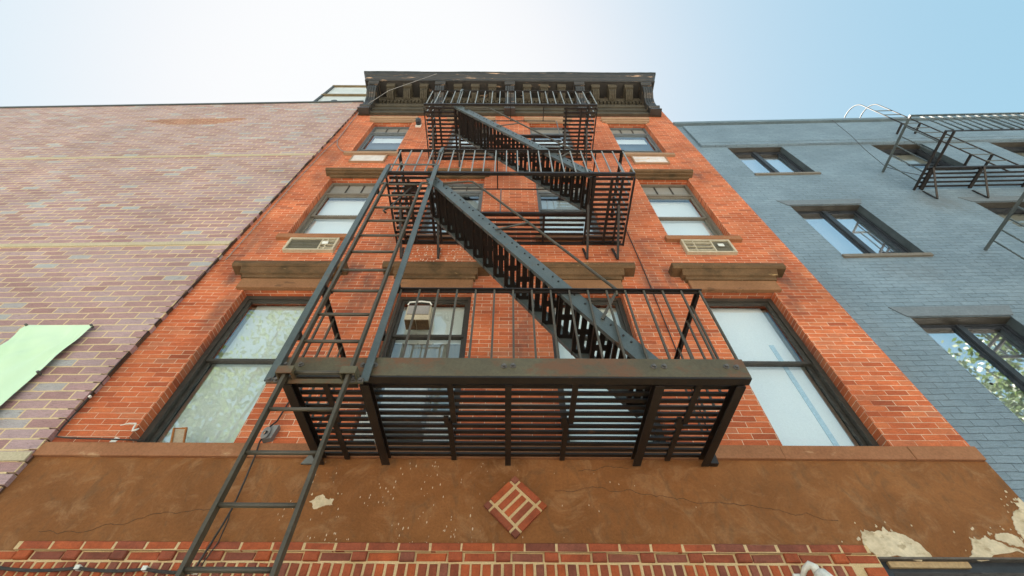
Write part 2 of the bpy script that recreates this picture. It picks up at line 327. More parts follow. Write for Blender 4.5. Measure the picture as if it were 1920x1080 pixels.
# ------------------------------------------------------------------ mesh helpers
class MB:
    def __init__(s): s.v, s.f = [], []
    def face(s, pts):
        b = len(s.v); s.v += [tuple(p) for p in pts]; s.f.append(tuple(range(b, b + len(pts)))); return s
    def hexa(s, p):            # 8 corners, bottom ring then top ring (ccw from above)
        b = len(s.v); s.v += [tuple(q) for q in p]
        for q in ((3, 2, 1, 0), (4, 5, 6, 7), (0, 1, 5, 4), (1, 2, 6, 5), (2, 3, 7, 6), (3, 0, 4, 7)):
            s.f.append(tuple(b + i for i in q))
        return s
    def box(s, x0, x1, y0, y1, z0, z1):
        return s.hexa([(x0, y0, z0), (x1, y0, z0), (x1, y1, z0), (x0, y1, z0), (x0, y0, z1), (x1, y0, z1), (x1, y1, z1), (x0, y1, z1)])
    def bar(s, p, q, w, h, up=(0, 0, 1)):
        """rectangular bar p->q; h measured along 'up', w across"""
        p, q = Vector(p), Vector(q); d = (q - p).normalized(); u = Vector(up)
        side = d.cross(u)
        if side.length < 1e-5: side = d.cross(Vector((0, 1, 0)))
        side.normalize(); u = side.cross(d).normalized()
        a, b = side * w / 2, u * h / 2
        return s.hexa([p - a - b, p + a - b, p + a + b, p - a + b, q - a - b, q + a - b, q + a + b, q - a + b])
    def tube(s, pts, r, n=8):
        pts = [Vector(p) for p in pts]; rings = []
        prev = None
        for i, p in enumerate(pts):
            d = ((pts[min(i + 1, len(pts) - 1)] - pts[max(i - 1, 0)])).normalized()
            ref = Vector((0, 0, 1)) if abs(d.z) < 0.95 else Vector((1, 0, 0))
            if prev is None: a = d.cross(ref).normalized()
            else: a = (prev - d * prev.dot(d)).normalized()
            prev = a; b = d.cross(a)
            rr = r[i] if isinstance(r, (list, tuple)) else r
            base = len(s.v)
            for k in range(n):
                t = 2 * math.pi * k / n
                s.v.append(tuple(p + a * math.cos(t) * rr + b * math.sin(t) * rr))
            rings.append(base)
        for i in range(len(rings) - 1):
            for k in range(n):
                k2 = (k + 1) % n
                s.f.append((rings[i] + k, rings[i] + k2, rings[i + 1] + k2, rings[i + 1] + k))
        s.f.append(tuple(rings[0] + k for k in reversed(range(n)))); s.f.append(tuple(rings[-1] + k for k in range(n)))
        return s
    def profile(s, prof, x0, x1, ext=0.0):
        """closed (y,z) polygon extruded along x"""
        b = len(s.v); n = len(prof)
        for x in (x0, x1): s.v += [(x, y, z) for (y, z) in prof]
        for i in range(n):
            j = (i + 1) % n
            s.f.append((b + i, b + j, b + n + j, b + n + i))
        s.f.append(tuple(b + i for i in reversed(range(n)))); s.f.append(tuple(b + n + i for i in range(n)))
        return s
    def mitred(s, prof, x0, x1):
        """moulding running along the front and returning round both ends: each (y,z) point is also pushed out sideways by -y"""
        n = len(prof); b = len(s.v)
        for side in (0, 1, 2, 3):
            for (y, z) in prof:
                xa = x0 + y if side in (0, 1) else x1 - y
                s.v.append((xa, 0.0 if side in (0, 3) else y, z))
        for k in range(3):
            for i in range(n - 1):
                s.f.append((b + k * n + i, b + (k + 1) * n + i, b + (k + 1) * n + i + 1, b + k * n + i + 1))
        return s
    def frame(s, x0, x1, z0, z1, y0, y1, w, wb=None):
        wb = w if wb is None else wb
        s.box(x0, x0 + w, y0, y1, z0, z1); s.box(x1 - w, x1, y0, y1, z0, z1)
        s.box(x0 + w, x1 - w, y0 + .002, y1, z1 - w, z1); s.box(x0 + w, x1 - w, y0 + .002, y1, z0, z0 + wb)
        return s
    def wall(s, x0, x1, z0, z1, y, openings, reveal):
        """front sheet with real openings and brick reveals"""
        xs = sorted({x0, x1, *[o[0] for o in openings], *[o[1] for o in openings]})
        zs = sorted({z0, z1, *[o[2] for o in openings], *[o[3] for o in openings]})
        for i in range(len(xs) - 1):
            for j in range(len(zs) - 1):
                cx, cz = (xs[i] + xs[i + 1]) / 2, (zs[j] + zs[j + 1]) / 2
                if any(o[0] < cx < o[1] and o[2] < cz < o[3] for o in openings): continue
                s.face([(xs[i], y, zs[j]), (xs[i + 1], y, zs[j]), (xs[i + 1], y, zs[j + 1]), (xs[i], y, zs[j + 1])])
        for (a, b, c, d) in openings:
            yr = y + reveal
            s.face([(a, y, c), (a, y, d), (a, yr, d), (a, yr, c)]); s.face([(b, yr, c), (b, yr, d), (b, y, d), (b, y, c)])
            s.face([(a, y, d), (b, y, d), (b, yr, d), (a, yr, d)]); s.face([(a, yr, c), (b, yr, c), (b, y, c), (a, y, c)])
        return s
    def mesh(s, name, mat, smooth=False):
        me = bpy.data.meshes.new(name); me.from_pydata(s.v, [], s.f); me.update()
        uvl = me.uv_layers.new(name="UVMap")
        for p in me.polygons:
            nx, ny, nz = abs(p.normal.x), abs(p.normal.y), abs(p.normal.z)
            for li in p.loop_indices:
                c = me.vertices[me.loops[li].vertex_index].co
                if ny >= nx and ny >= nz: uvl.data[li].uv = (c.x, c.z)
                elif nx >= nz: uvl.data[li].uv = (c.y, c.z)
                else: uvl.data[li].uv = (c.x, c.y)
            if smooth: p.use_smooth = True
        me.materials.append(mat)
        return me
    def build(s, name, mat, parent=None, smooth=False, bevel=0.0, **tags):
        o = bpy.data.objects.new(name, s.mesh(name, mat, smooth))
        return link(o, parent, bevel, **tags)

INV = {}
def link(o, parent=None, bevel=0.0, **tags):
    COL.objects.link(o)
    if parent is not None:
        o.parent = parent
        if parent in INV: o.matrix_parent_inverse = INV[parent]
    if bevel:
        b = o.modifiers.new("bevel", 'BEVEL'); b.width = bevel; b.segments = 2; b.limit_method = 'ANGLE'
    for k, v in tags.items(): o[k] = v
    return o

def thing(name, label, category, loc=(0, 0, 0), rotz=0.0, group=None, local=False):
    """Empty at the thing's base; children are modelled in world coordinates unless local=True"""
    e = bpy.data.objects.new(name, None); COL.objects.link(e); e.empty_display_size = 0.1
    e.location = loc; e.rotation_euler = (0, 0, rotz)
    e['label'] = label; e['category'] = category
    if group: e['group'] = group
    if not local: INV[e] = (Matrix.Translation(loc) @ Matrix.Rotation(rotz, 4, 'Z')).inverted()
    return e

def rep(me, name, parent, loc=(0, 0, 0), **tags):
    o = bpy.data.objects.new(name, me); o.location = loc
    return link(o, parent, **tags)

# ================================================================== GROUND
MB().face([(-250, -250, -0.14), (250, -250, -0.14), (250, 250, -0.14), (-250, 250, -0.14)]).build("ground", rough_mat("city_ground", (0.26, 0.25, 0.225), (0.34, 0.325, 0.30), 0.3), kind="structure")
MB().face([(-250, -17.0, -0.136), (250, -17.0, -0.136), (250, -7.0, -0.136), (-250, -7.0, -0.136)]).build("road", rough_mat("pale_bounce_road", (0.17, 0.165, 0.155), (0.24, 0.23, 0.215), 1.0), kind="structure")  # out-of-view road, tone lightened to bounce light onto the facade
MB().box(-120, 120, -6.8, 0.25, -0.13, 0.0).build("pavement", rough_mat("concrete_paving", (0.42, 0.40, 0.36), (0.54, 0.51, 0.46), 1.0), kind="structure")  # out-of-view pavement, widened to bounce more sunlight upward
MB().box(-120, 120, -7.0, -6.8, -0.13, 0.004).build("kerb", rough_mat("granite_kerb", (0.26, 0.26, 0.27), (0.34, 0.34, 0.35), 3.0), kind="structure")

# ================================================================== RED BUILDING
XL, XR = -3.83, 3.84
red = thing("brick_building", "four storey red brick building with dark bracketed cornice behind the black fire escape", "building", (0, 0, 0))
ops, wins = [], []
for s in (-1, 1):
    a, b = (2.28, 3.18) if s > 0 else (-3.18, -2.28)
    c, d = (0.46, 1.36) if s > 0 else (-1.33, -0.44)
    for (lo, hi) in ((3.84, 5.98), (7.22, 9.30), (10.46, 12.50)):
        ops.append((a, b, lo, hi)); ops.append((c, d, lo, hi))
MB().wall(XL, XR, 3.72, 14.3, 0.0, ops, 0.12).build("wall", M['red_brick'], red)
MB().box(XL + .01, XR - .01, 0.34, 10.0, 0.0, 14.2).build("body", M['shade_dark'], red)
MB().box(XL, XR, 0.0, 10.05, 14.2, 14.3).build("roof", M['roof'], red)
# ground-floor render with the shop opening cut out at lower right
MB().wall(XL, XR, 0.0, 3.72, -0.012, [(2.50, 3.80, 0.15, 2.985)], 0.14).build("stucco_band", M['stucco'], red)
mb = MB()
xs = [XL + .02, -2.10, 1.62, 2.22, 3.27, XR - .01]
for i in range(len(xs) - 1):
    dy = (0.0, 0.004, -0.002, 0.003, 0.0)[i]
    mb.box(xs[i] + .001, xs[i + 1] - .001, -0.042 + dy, 0.12, 3.717, 3.84)
mb.build("sill_band", M['band'], red, bevel=0.006)
MB().box(-3.895, -3.80, -0.028, 0.02, 3.05, 14.0).build("edge_strip", rough_mat("brown_edge_render", (0.085, 0.045, 0.028), (0.13, 0.07, 0.04), 3.0, bumpd=0.008), red)

# decorative courses at the bottom: headers, stretchers with proud headers, soldiers
rnd = random.Random(3)
mb = MB()
def brick(mb, x0, x1, z0, z1, y0):
    j = lambda a: rnd.uniform(-a, a)
    yy = y0 + j(.003)
    c = .006
    P = [(x0 + j(.003), z0 + j(.002)), (x1 + j(.003), z0 + j(.002)), (x1 + j(.003), z1 + j(.002)), (x0 + j(.003), z1 + j(.002))]
    b = len(mb.v); cx, cz = (x0 + x1) / 2, (z0 + z1) / 2
    for (x, z) in P: mb.v.append((x, 0.05, z))
    for (x, z) in P: mb.v.append((x, yy + c, z))
    for (x, z) in P: mb.v.append((x + (c if x < cx else -c), yy, z + (c if z < cz else -c)))
    mb.f.append((b + 8, b + 9, b + 10, b + 11))
    for k in range(4):
        k2 = (k + 1) % 4
        mb.f.append((b + k, b + k2, b + 4 + k2, b + 4 + k)); mb.f.append((b + 4 + k, b + 4 + k2, b + 8 + k2, b + 8 + k))
x = -3.30
while x < 2.42:
    brick(mb, x, min(x + 0.200, 2.43), 3.006, 3.058, -0.052); x += 0.214
x = -3.83; k = 0
while x < 2.46:
    if k % 2 == 0: brick(mb, x, min(x + 0.200, 2.49), 2.950, 3.000, -0.030); x += 0.214
    else: brick(mb, x, min(x + 0.094, 2.49), 2.947, 3.003, -0.048); x += 0.108
    k += 1
x = -3.83
while x < 2.30:
    brick(mb, x, x + 0.054, 2.72, 2.934, -0.030 - (0.004 if rnd.random() < .3 else 0)); x += 0.0705
for r_ in range(14):
    z = 2.934 - .0003 - (r_ + 1) * 0.0677
    brick(mb, 2.31 if r_ % 2 else 2.36, 2.49, z, z + 0.056, -0.036)
mb.build("brick_course", M['base_brick'], red)
MB().box(XL + .003, 2.494, -0.022, 0.02, 0.0, 3.004).box(-3.33, 2.45, -0.047, 0.02, 3.0045, 3.055).build("mortar_bed", M['mortar'], red)

# diamond brick ornament
mb, cx, cz, s_ = MB(), 0.055, 3.328, 0.0
dm = MB()
def dia(u0, u1, v0, v1, y):
    def T(u, v):
        c = math.sqrt(.5); return (cx + (u - v) * c, cz + (u + v) * c)
    pts = [T(u0, v0), T(u1, v0), T(u1, v1), T(u0, v1)]
    b = len(dm.v); yy = y + rnd.uniform(-.002, .002)
    for (px, pz) in pts: dm.v.append((px, -0.012, pz))
    for (px, pz) in pts: dm.v.append((px, yy, pz))
    dm.f.append((b + 4, b + 5, b + 6, b + 7))
    for k in range(4):
        k2 = (k + 1) % 4; dm.f.append((b + k, b + k2, b + 4 + k2, b + 4 + k))
H = 0.163
for k in range(3): dia(-0.092, 0.092, -0.091 + k * 0.067, -0.091 + k * 0.067 + 0.044, -0.036)
for sg in (-1, 1):
    a0, a1 = (0.117, H) if sg > 0 else (-H, -0.117)
    dia(-0.096, 0.096, a0, a1, -0.038); dia(a0, a1, -0.096, 0.096, -0.038)
    dia(a0, a1, 0.117, H, -0.038); dia(a0, a1, -H, -0.117, -0.038)
orn = dm.build("diamond_ornament", M['base_brick'], red)
c = math.sqrt(2) * H - .004
MB().hexa([(cx, -0.027, cz - c), (cx + c, -0.027, cz), (cx + c, -0.010, cz), (cx, -0.010, cz - c), (cx - c, -0.027, cz), (cx, -0.027, cz + c), (cx, -0.010, cz + c), (cx - c, -0.010, cz)]).build("mortar_joint", M['mortar'], orn)

# bare plaster patches
def blob(mb, pts, y0, y1, it=4, amp=0.16, seed=1):
    rr = random.Random(seed); P = [Vector((a, 0, b)) for a, b in pts]
    for _ in range(it):
        Q = []
        for i, p in enumerate(P):
            q = P[(i + 1) % len(P)]; d = q - p; nn = Vector((-d.z, 0, d.x))
            Q += [p, (p + q) / 2 + nn * rr.uniform(-amp, amp)]
        P = Q
    c = sum(P, Vector()) / len(P); b = len(mb.v); n = len(P)
    for p in P: mb.v.append((p.x, y0, p.z))
    for p in P: mb.v.append((p.x * .985 + c.x * .015, y1, p.z * .985 + c.z * .015))
    mb.f.append(tuple(b + n + i for i in range(n)))
    for i in range(n):
        j = (i + 1) % n; mb.f.append((b + i, b + j, b + n + j, b + n + i))
PATCH = [
    [(2.489, 3.159), (2.46, 3.09), (2.47, 3.03), (2.50, 2.992), (2.874, 2.992), (2.855, 3.071), (2.80, 3.125), (2.762, 3.145), (2.72, 3.165), (2.69, 3.158), (2.67, 3.20), (2.645, 3.165), (2.569, 3.165)],
    [(3.234, 3.122), (3.19, 3.05), (3.12, 2.991), (3.60, 2.991), (3.52, 3.03), (3.443, 3.064), (3.417, 3.093), (3.36, 3.11), (3.35, 3.14), (3.30, 3.115)],
    [(3.83, 3.42), (3.80, 3.38), (3.76, 3.385), (3.77, 3.34), (3.72, 3.32), (3.687, 3.302), (3.62, 3.22), (3.60, 3.14), (3.60, 3.06), (3.70, 3.01), (3.83, 2.995)],
    [(3.432, 3.153), (3.404, 3.11), (3.504, 3.064), (3.58, 3.05), (3.575, 3.10), (3.545, 3.15), (3.489, 3.158)],
    [(-1.47, 3.358), (-1.423, 3.306), (-1.367, 3.32), (-1.307, 3.34), (-1.289, 3.335), (-1.291, 3.379), (-1.327, 3.374), (-1.385, 3.418), (-1.423, 3.403)]]
for i, p in enumerate(PATCH):
    mb = MB(); blob(mb, p, -0.011, -0.0165, 3, 0.17, 11 + i)
    for _ in range(16 if i < 4 else 6):      # loose chips round the patch
        a_ = rnd.choice(p); cx_, cz_ = a_[0] + rnd.gauss(0, .06), a_[1] + abs(rnd.gauss(0.01, .05)); r_ = rnd.uniform(.003, .011)
        if not (3.0 < cz_ and cx_ < 3.82): continue
        blob(mb, [(cx_ - r_, cz_), (cx_, cz_ - r_ * .8), (cx_ + r_ * .7, cz_ + r_ * .2), (cx_ - r_ * .1, cz_ + r_ * 1.6)], -0.011, -0.0155, 1, .2, int(cx_ * 1e4) % 999)
    mb.build("plaster_patch", M['plaster'], red)
# hairline cracks
def crack(pts, w=0.004, seed=0):
    rr = random.Random(seed); P = [Vector((a, 0, b)) for a, b in pts]
    for _ in range(3):
        Q = [P[0]]
        for i in range(len(P) - 1):
            d = P[i + 1] - P[i]; Q += [(P[i] + P[i + 1]) / 2 + Vector((-d.z, 0, d.x)) * rr.uniform(-.12, .12), P[i + 1]]
        P = Q
    mb = MB()
    for i in range(len(P) - 1):
        wa = w * rr.uniform(.4, 1.0); n_ = Vector((0, 0, wa / 2))
        a, b = P[i], P[i + 1]
        mb.hexa([(a.x, -.0145, a.z - wa / 2), (b.x, -.0145, b.z - wa / 2), (b.x, -.011, b.z - wa / 2), (a.x, -.011, a.z - wa / 2),
                 (a.x, -.0145, a.z + wa / 2), (b.x, -.0145, b.z + wa / 2), (b.x, -.011, b.z + wa / 2), (a.x, -.011, a.z + wa / 2)])
    return mb
for i, p in enumerate([
    [(0.55, 3.617), (0.684, 3.622), (0.795, 3.66), (0.952, 3.642)],
    [(0.355, 3.454), (0.581, 3.476), (0.839, 3.448), (0.943, 3.461), (1.113, 3.411), (1.31, 3.40), (1.727, 3.345), (1.915, 3.326), (2.06, 3.285), (2.174, 3.296), (2.376, 3.239)],
    [(-3.286, 3.137), (-3.141, 3.119), (-3.043, 3.138), (-2.853, 3.187), (-2.617, 3.234), (-2.406, 3.265), (-2.15, 3.294), (-2.01, 3.327)]]):
    crack(p, 0.0034, i).build("crack", M['crack'], red)

# windows -----------------------------------------------------------
def pane(parent, x0, x1, z0, z1, y, mat='glass'):
    return MB().face([(x0, y, z0), (x1, y, z0), (x1, y, z1), (x0, y, z1)]).build("pane", M[mat], parent)
def blind(parent, x0, x1, z0, z1, y, mat='blind', name="blind", waves=0):
    mb = MB()
    n = 40 if waves else 1
    for i in range(n):
        xa, xb = x0 + (x1 - x0) * i / n, x0 + (x1 - x0) * (i + 1) / n
        ya = y + (0.012 * math.sin(i / n * waves * 6.283) if waves else 0); yb = y + (0.012 * math.sin((i + 1) / n * waves * 6.283) if waves else 0)
        mb.face([(xa, ya, z0), (xb, yb, z0), (xb, yb, z1), (xa, ya, z1)])
    return mb.build(name, M[mat], parent)

def double_hung(x0, x1, z0, z1, zm, mat, glass='glass', w=0.05, y=0.10, top=None):
    """bronze/grey sash window: outer frame, upper and lower sashes, glass"""
    mb = MB().frame(x0, x1, z0, z1, y, y + .09, w)
    zt = z1 if top is None else top
    if top is not None: mb.box(x0 + w, x1 - w, y + .003, y + .09, top - .03, top + .03)
    ww = 0.032
    mb.frame(x0 + w, x1 - w, zm - .02, (zt - w) if top is None else (zt - .03), y + .022, y + .052, ww)      # upper sash
    mb.frame(x0 + w, x1 - w, z0 + w, zm + .02, y + .055, y + .085, ww)      # lower sash
    o = mb.build("window", M[mat], red)
    e = w + ww
    pane(o, x0 + e, x1 - e, zm - .02 + ww, (zt - w if top is None else zt - .03) - ww, y + .037, glass)
    pane(o, x0 + e, x1 - e, z0 + e, zm + .02 - ww, y + .070, glass)
    return o

def transom_panel(o, x0, x1, z0, z1, y, divs=3, mat='panel_grey'):
    MB().box(x0, x1, y, y + .02, z0, z1).build("transom_panel", M[mat], o)
    mb = MB()
    for k in range(1, divs):
        xx = x0 + (x1 - x0) * k / divs; mb.box(xx - .008, xx + .008, y - .018, y - .001, z0, z1)
    if divs > 1: mb.build("transom_bar", M['frame'], o)

for s in (-1, 1):
    a, b = (2.28, 3.18) if s > 0 else (-3.18, -2.28)
    # second storey (large sash)
    o = double_hung(a, b, 3.84, 5.98, 4.94, 'frame', 'glass' if s > 0 else 'glass_mirror', w=0.055)
    blind(o, a + .10, b - .10, 3.88, 5.95, 0.235, 'blind' if s > 0 else 'blind_cream'); blind(o, a + .01, b - .01, 3.85, 5.97, 0.285, 'jamb', "jamb")
    if s > 0: MB().box(2.895, 2.945, .228, .234, 3.90, 5.30).build("pane_reflection", rough_mat("pale_blue_reflection", (0.42, 0.58, 0.70), (0.50, 0.66, 0.77), 2, bumpd=0), o)  # pale blue strip imitates a reflection in the pane
    # third storey
    o = double_hung(a, b, 7.22, 9.30, 8.10, 'frame_taupe', w=0.04, top=8.86)
    transom_panel(o, a + .04, b - .04, 8.89, 9.26, 0.15)
    blind(o, a + .03, b - .03, 7.26 + (0.22 if s < 0 else 0), 8.86, 0.23, 'blind')
    # top storey
    o = double_hung(a, b, 10.46, 12.50, 11.05, 'frame_grey', w=0.04, top=12.06)
    transom_panel(o, a + .04, b - .04, 12.09, 12.46, 0.15)
    blind(o, a + .10, b - .10, 11.72, 12.02, 0.22, 'blind'); blind(o, a + .03, b - .03, 10.5, 12.0, 0.27, 'shade_blue', "shade")
    c, d = (0.46, 1.36) if s > 0 else (-1.33, -0.44)
    o = double_hung(c, d, 3.84, 5.98, 5.32, 'frame' if s < 0 else 'frame', w=0.05)
    if s < 0:
        blind(o, c + .03, d - .03, 5.30, 5.95, 0.24, 'blind_cream'); blind(o, c + .03, d - .03, 3.88, 5.31, 0.25, 'curtain_grey', "curtain", waves=5)
    else:
        blind(o, c + .03, d - .03, 3.88, 5.95, 0.24, 'blind_cream')
    o = double_hung(c, d, 7.22, 9.30, 8.35, 'frame_grey', w=0.045, top=8.95)
    transom_panel(o, c + .045, d - .045, 8.98, 9.255, 0.15, 3)
    blind(o, c + .03, d - .03, 8.30, 8.92, 0.25, 'sky_reflection_blue', "shade"); blind(o, c + .03, d - .03, 7.26, 8.34, 0.24, 'blind' if s > 0 else 'sky_reflection_blue')  # blue-grey panels stand in for reflected sky
    o = double_hung(c, d, 10.46, 12.50, 11.30, 'frame_grey', w=0.045, top=12.06)
    transom_panel(o, c + .045, d - .045, 12.09, 12.455, 0.15, 1)
    blind(o, c + .03, d - .03, 10.5, 12.03, 0.23, 'blind')

# stone sills and hooded lintels
def lintel(x0, x1, cap0, cap1, zs, ytop, mat, big):
    """x0..x1 fascia, cap0..cap1 hood; zs = soffit height"""
    mb = MB()
    if big == 2:
        f0 = zs + .17
        MB().box(x0, x1, -0.045, 0.012, zs - .012, f0 - .001).build("lintel_face", M['fascia'], red, bevel=0.008)
        prof = [(0.01, f0), (-0.060, f0), (-0.060, f0 + .045), (-0.085, f0 + .055), (-0.085, f0 + .075), (-0.105, f0 + .095), (-0.130, f0 + .13), (-0.130, f0 + .155), (-0.155, f0 + .165), (-0.155, f0 + .225), (0.01, f0 + .255)]
        w = 0.012
        mb.profile(prof[:4] + [(0.01, f0 + .055)], x0 - .02, x1 + .02)
        mb.profile([(0.01, f0 + .056), (-0.085, f0 + .056), (-0.105, f0 + .095), (-0.130, f0 + .13), (0.01, f0 + .13)], x0 - .05, x1 + .05)
        mb.profile([(0.01, f0 + .131), (-0.135, f0 + .131), (-0.155, f0 + .160), (-0.155, f0 + .225), (0.01, f0 + .255)], cap0, cap1)
    elif big == 1:
        mb.box(x0, x1, -0.03, 0.012, zs - .012, zs + .05)
        mb.profile([(0.01, zs + .051), (-0.075, zs + .051), (-0.075, zs + .105), (0.01, zs + .105)], cap0 + .02, cap1 - .02)
        mb.profile([(0.01, zs + .106), (-0.10, zs + .106), (-0.12, zs + .125), (-0.12, zs + .168), (0.01, zs + .19)], cap0, cap1)
    else:
        mb.box(x0, x1, -0.03, 0.012, zs - .012, zs + .03)
        mb.profile([(0.01, zs + .031), (-0.05, zs + .031), (-0.05, zs + .12), (0.01, zs + .12)], cap0 + .02, cap1 - .02)
        mb.profile([(0.01, zs + .121), (-0.07, zs + .121), (-0.085, zs + .15), (-0.085, zs + .215), (0.01, zs + .235)], cap0, cap1)
    return mb.build("lintel", M[mat], red, bevel=0.006)

for s in (-1, 1):
    for (a, b) in ((2.28, 3.18), (0.455, 1.355)):
        q = (a, b) if s > 0 else (-b, -a)
        e = 0.085 if a > 2 else 0.02
        ce = 0.25 if a > 2 else 0.215
        lintel(q[0] - e, q[1] + e, q[0] - ce, q[1] + ce, 5.98, 0, 'stone', 2)
        lintel(q[0] - .02, q[1] + .02, q[0] - .115, q[1] + .115, 9.30, 0, 'stone', 1)
        lintel(q[0] - .04, q[1] + .04, q[0] - .12, q[1] + .12, 12.50, 0, 'stone_light', 0)
        MB().box(q[0] - .08, q[1] + .08, -0.06, 0.118, 7.12, 7.22).build("sill", M['band'], red, bevel=0.006)
        MB().box(q[0] - .08, q[1] + .08, -0.06, 0.118, 10.36, 10.46).build("sill", M['stone_light'], red, bevel=0.006)

# cornice -----------------------------------------------------------
cor = MB()
CX0, CX1 = -3.66, 3.66
cor.box(CX0 + .02, CX1 - .02, -0.05, 0.0, 13.10, 14.40)                                   # backing boards
cor.profile([(0, 13.02), (-0.075, 13.02), (-0.085, 13.06), (-0.075, 13.13), (-0.055, 13.16), (0, 13.16)], CX0 - .03, CX1 + .03)   # architrave moulding
cor.profile([(-0.049, 13.30), (-0.075, 13.30), (-0.085, 13.36), (-0.07, 13.40), (-0.049, 13.40)], CX0, CX1)
cor.profile([(-0.049, 13.60), (-0.07, 13.60), (-0.10, 13.66), (-0.10, 13.72), (-0.049, 13.72)], CX0, CX1)
cor.profile([(-0.049, 14.10), (-0.085, 14.10), (-0.13, 14.16), (-0.13, 14.22), (-0.049, 14.24)], CX0, CX1)
corn = cor.build("cornice", M['cornice_green'], red, bevel=0.004)
MB().box(CX0 - .12, CX1 + .12, -0.52, 0.0, 14.38, 14.42).build("soffit", M['cornice'], corn)
cr = MB()
seg = 60
prof = [(-0.50, 14.36), (-0.525, 14.40), (-0.525, 14.50), (-0.545, 14.52), (-0.56, 14.58), (-0.60, 14.64), (-0.625, 14.70), (-0.625, 14.765)]
cr.mitred(prof, CX0 + .42, CX1 - .42)
cr.build("crown_moulding", M['cornice'], corn)
rr = random.Random(5)
mb = MB()
xe0, xe1 = CX0 + .42 - .635, CX1 - .42 + .635
prevz = 14.775
for k in range(seg):
    xa, xb = xe0 + (xe1 - xe0) * k / seg, xe0 + (xe1 - xe0) * (k + 1) / seg
    za = prevz; zb = 14.778 + rr.uniform(-.012, .014) + 0.02 * math.sin(k * .35); prevz = zb
    if k == 0: za = 14.80
    mb.hexa([(xa, -0.645, 14.758), (xb, -0.645, 14.758), (xb, 0.3, 14.758), (xa, 0.3, 14.758), (xa, -0.645, za), (xb, -0.645, zb), (xb, 0.3, zb), (xa, 0.3, za)])
mb.build("roof_flashing", M['coping'], corn)
# dentils
dm_ = MB(); k = 0; x = CX0 + .30
while x < CX1 - .25:
    dm_.box(x, x + .055, -0.105, -0.048, 13.90, 14.06); x += 0.0935
dm_.build("dentil_row", M['cornice_green'], corn)
# modillions and consoles
def modillion():
    w = .11; mb = MB()
    mb.profile([(-0.05, 14.375), (-0.43, 14.375), (-0.44, 14.33), (-0.42, 14.30), (-0.42, 14.24), (-0.40, 14.22), (-0.05, 14.22)], -w, w)
    for j in range(4):
        x0 = -w + .02 + j * (2 * w - .04) / 4
        mb.profile([(-0.05, 14.219), (-0.36, 14.219), (-0.33, 14.12), (-0.26, 14.06), (-0.16, 14.02), (-0.05, 14.01)], x0 + .004, x0 + (2 * w - .04) / 4 - .004)
    return mb.mesh("modillion", M['cornice_green'])
def console():
    w = .135; mb = MB()
    mb.profile([(-0.05, 14.375), (-0.47, 14.375), (-0.50, 14.34), (-0.50, 14.28), (-0.47, 14.24), (-0.47, 14.18), (-0.05, 14.18)], -w, w)
    for j in range(4):
        wd = (2 * w - .03) / 4; x0 = -w + .015 + j * wd
        mb.profile([(-0.05, 14.179), (-0.44, 14.179), (-0.43, 14.05), (-0.36, 13.90), (-0.25, 13.78), (-0.19, 13.62), (-0.17, 13.42), (-0.19, 13.30), (-0.05, 13.28)], x0 + .005, x0 + wd - .005)
    mb.profile([(-0.05, 13.279), (-0.20, 13.279), (-0.215, 13.24), (-0.205, 13.20), (-0.17, 13.17), (-0.05, 13.17)], -w, w)
    for j in range(5): mb.box(-w + .01 + j * .052, -w + .045 + j * .052, -0.185, -0.05, 13.05, 13.169)
    mb.box(-w, w, -0.20, -0.05, 12.99, 13.049)
    return mb.mesh("console", M['cornice'])
mm, cm = modillion(), console()
cons = (-3.53, -1.80, 0.0, 1.80, 3.53)
for x in cons: rep(cm, "console", corn, (x, 0, 0))
for a, b in zip(cons[:-1], cons[1:]):
    for k in (1, 2, 3): rep(mm, "modillion", corn, (a + (b - a) * k / 4, 0, 0))

# shop opening
sh = MB().frame(2.50, 3.80, 0.15, 2.985, 0.02, 0.10, 0.07)
sh.box(2.57, 3.73, 0.03, 0.09, 2.52, 2.60)
so = sh.build("shop_window", M['frame_navy'], red)
pane(so, 2.57, 3.73, 0.22, 2.52, 0.06); pane(so, 2.57, 3.73, 2.60, 2.915, 0.06)
MB().box(2.56, 3.10, -0.004, 0.018, 2.935, 2.972).build("wood_strip", rough_mat("bare_wood", (0.36, 0.24, 0.12), (0.5, 0.36, 0.2), 9), so)
MB().box(2.496, 3.83, -0.030, 0.02, 2.978, 2.990).build("lintel_flashing", rough_mat("grey_flashing", (0.10, 0.085, 0.07), (0.16, 0.14, 0.12), 12, bumpd=0.006), red)

# ================================================================== LEFT BUILDING
lef = thing("brick_building", "wide pinkish rough brick building with pale stone bands left of the red one", "building", (-3.80, -0.05, 0), R(-1.2), local=True)
mb = MB().face([(-16, 0, 0), (-0.06, 0, 0), (-0.06, 0, 14.02), (-16, 0, 14.02)])
z, k = 0.0, 0
while z < 14.0:
    e = -0.06 + (0.060 + rnd.uniform(-.012, .008))
    mb.box(-0.0595, e, 0.0, 0.06, z + .007, z + .0946); z += 0.1016; k += 1
mb.box(-16, -0.07, 0.003, 0.04, 0.0, 14.0)
mb.build("wall", M['left_brick'], lef)
MB().box(-16, -0.08, 0.05, 10.0, 0, 14.0).build("body", M['shade_dark'], lef)
MB().box(-16.0, -0.02, -0.03, 10.0, 14.021, 14.09).build("coping", M['coping'], lef)
for (z0, z1) in ((3.655, 3.735), (6.92, 7.0), (10.245, 10.31)):
    mb = MB(); x = -16.0
    L = 1.62
    while x < -0.05:
        x2 = min(x + L, 0.0); mb.box(x + .003, x2 - .003, -0.014, 0.0, z0, z1); x += L
    mb.build("stone_band", M['limestone'], lef)
mb = MB(); bw, bh = .24, .085
rowx = [(-4.05, -3.15), (-4.25, -3.0), (-4.5, -2.85), (-4.7, -2.7), (-4.45, -2.65)]
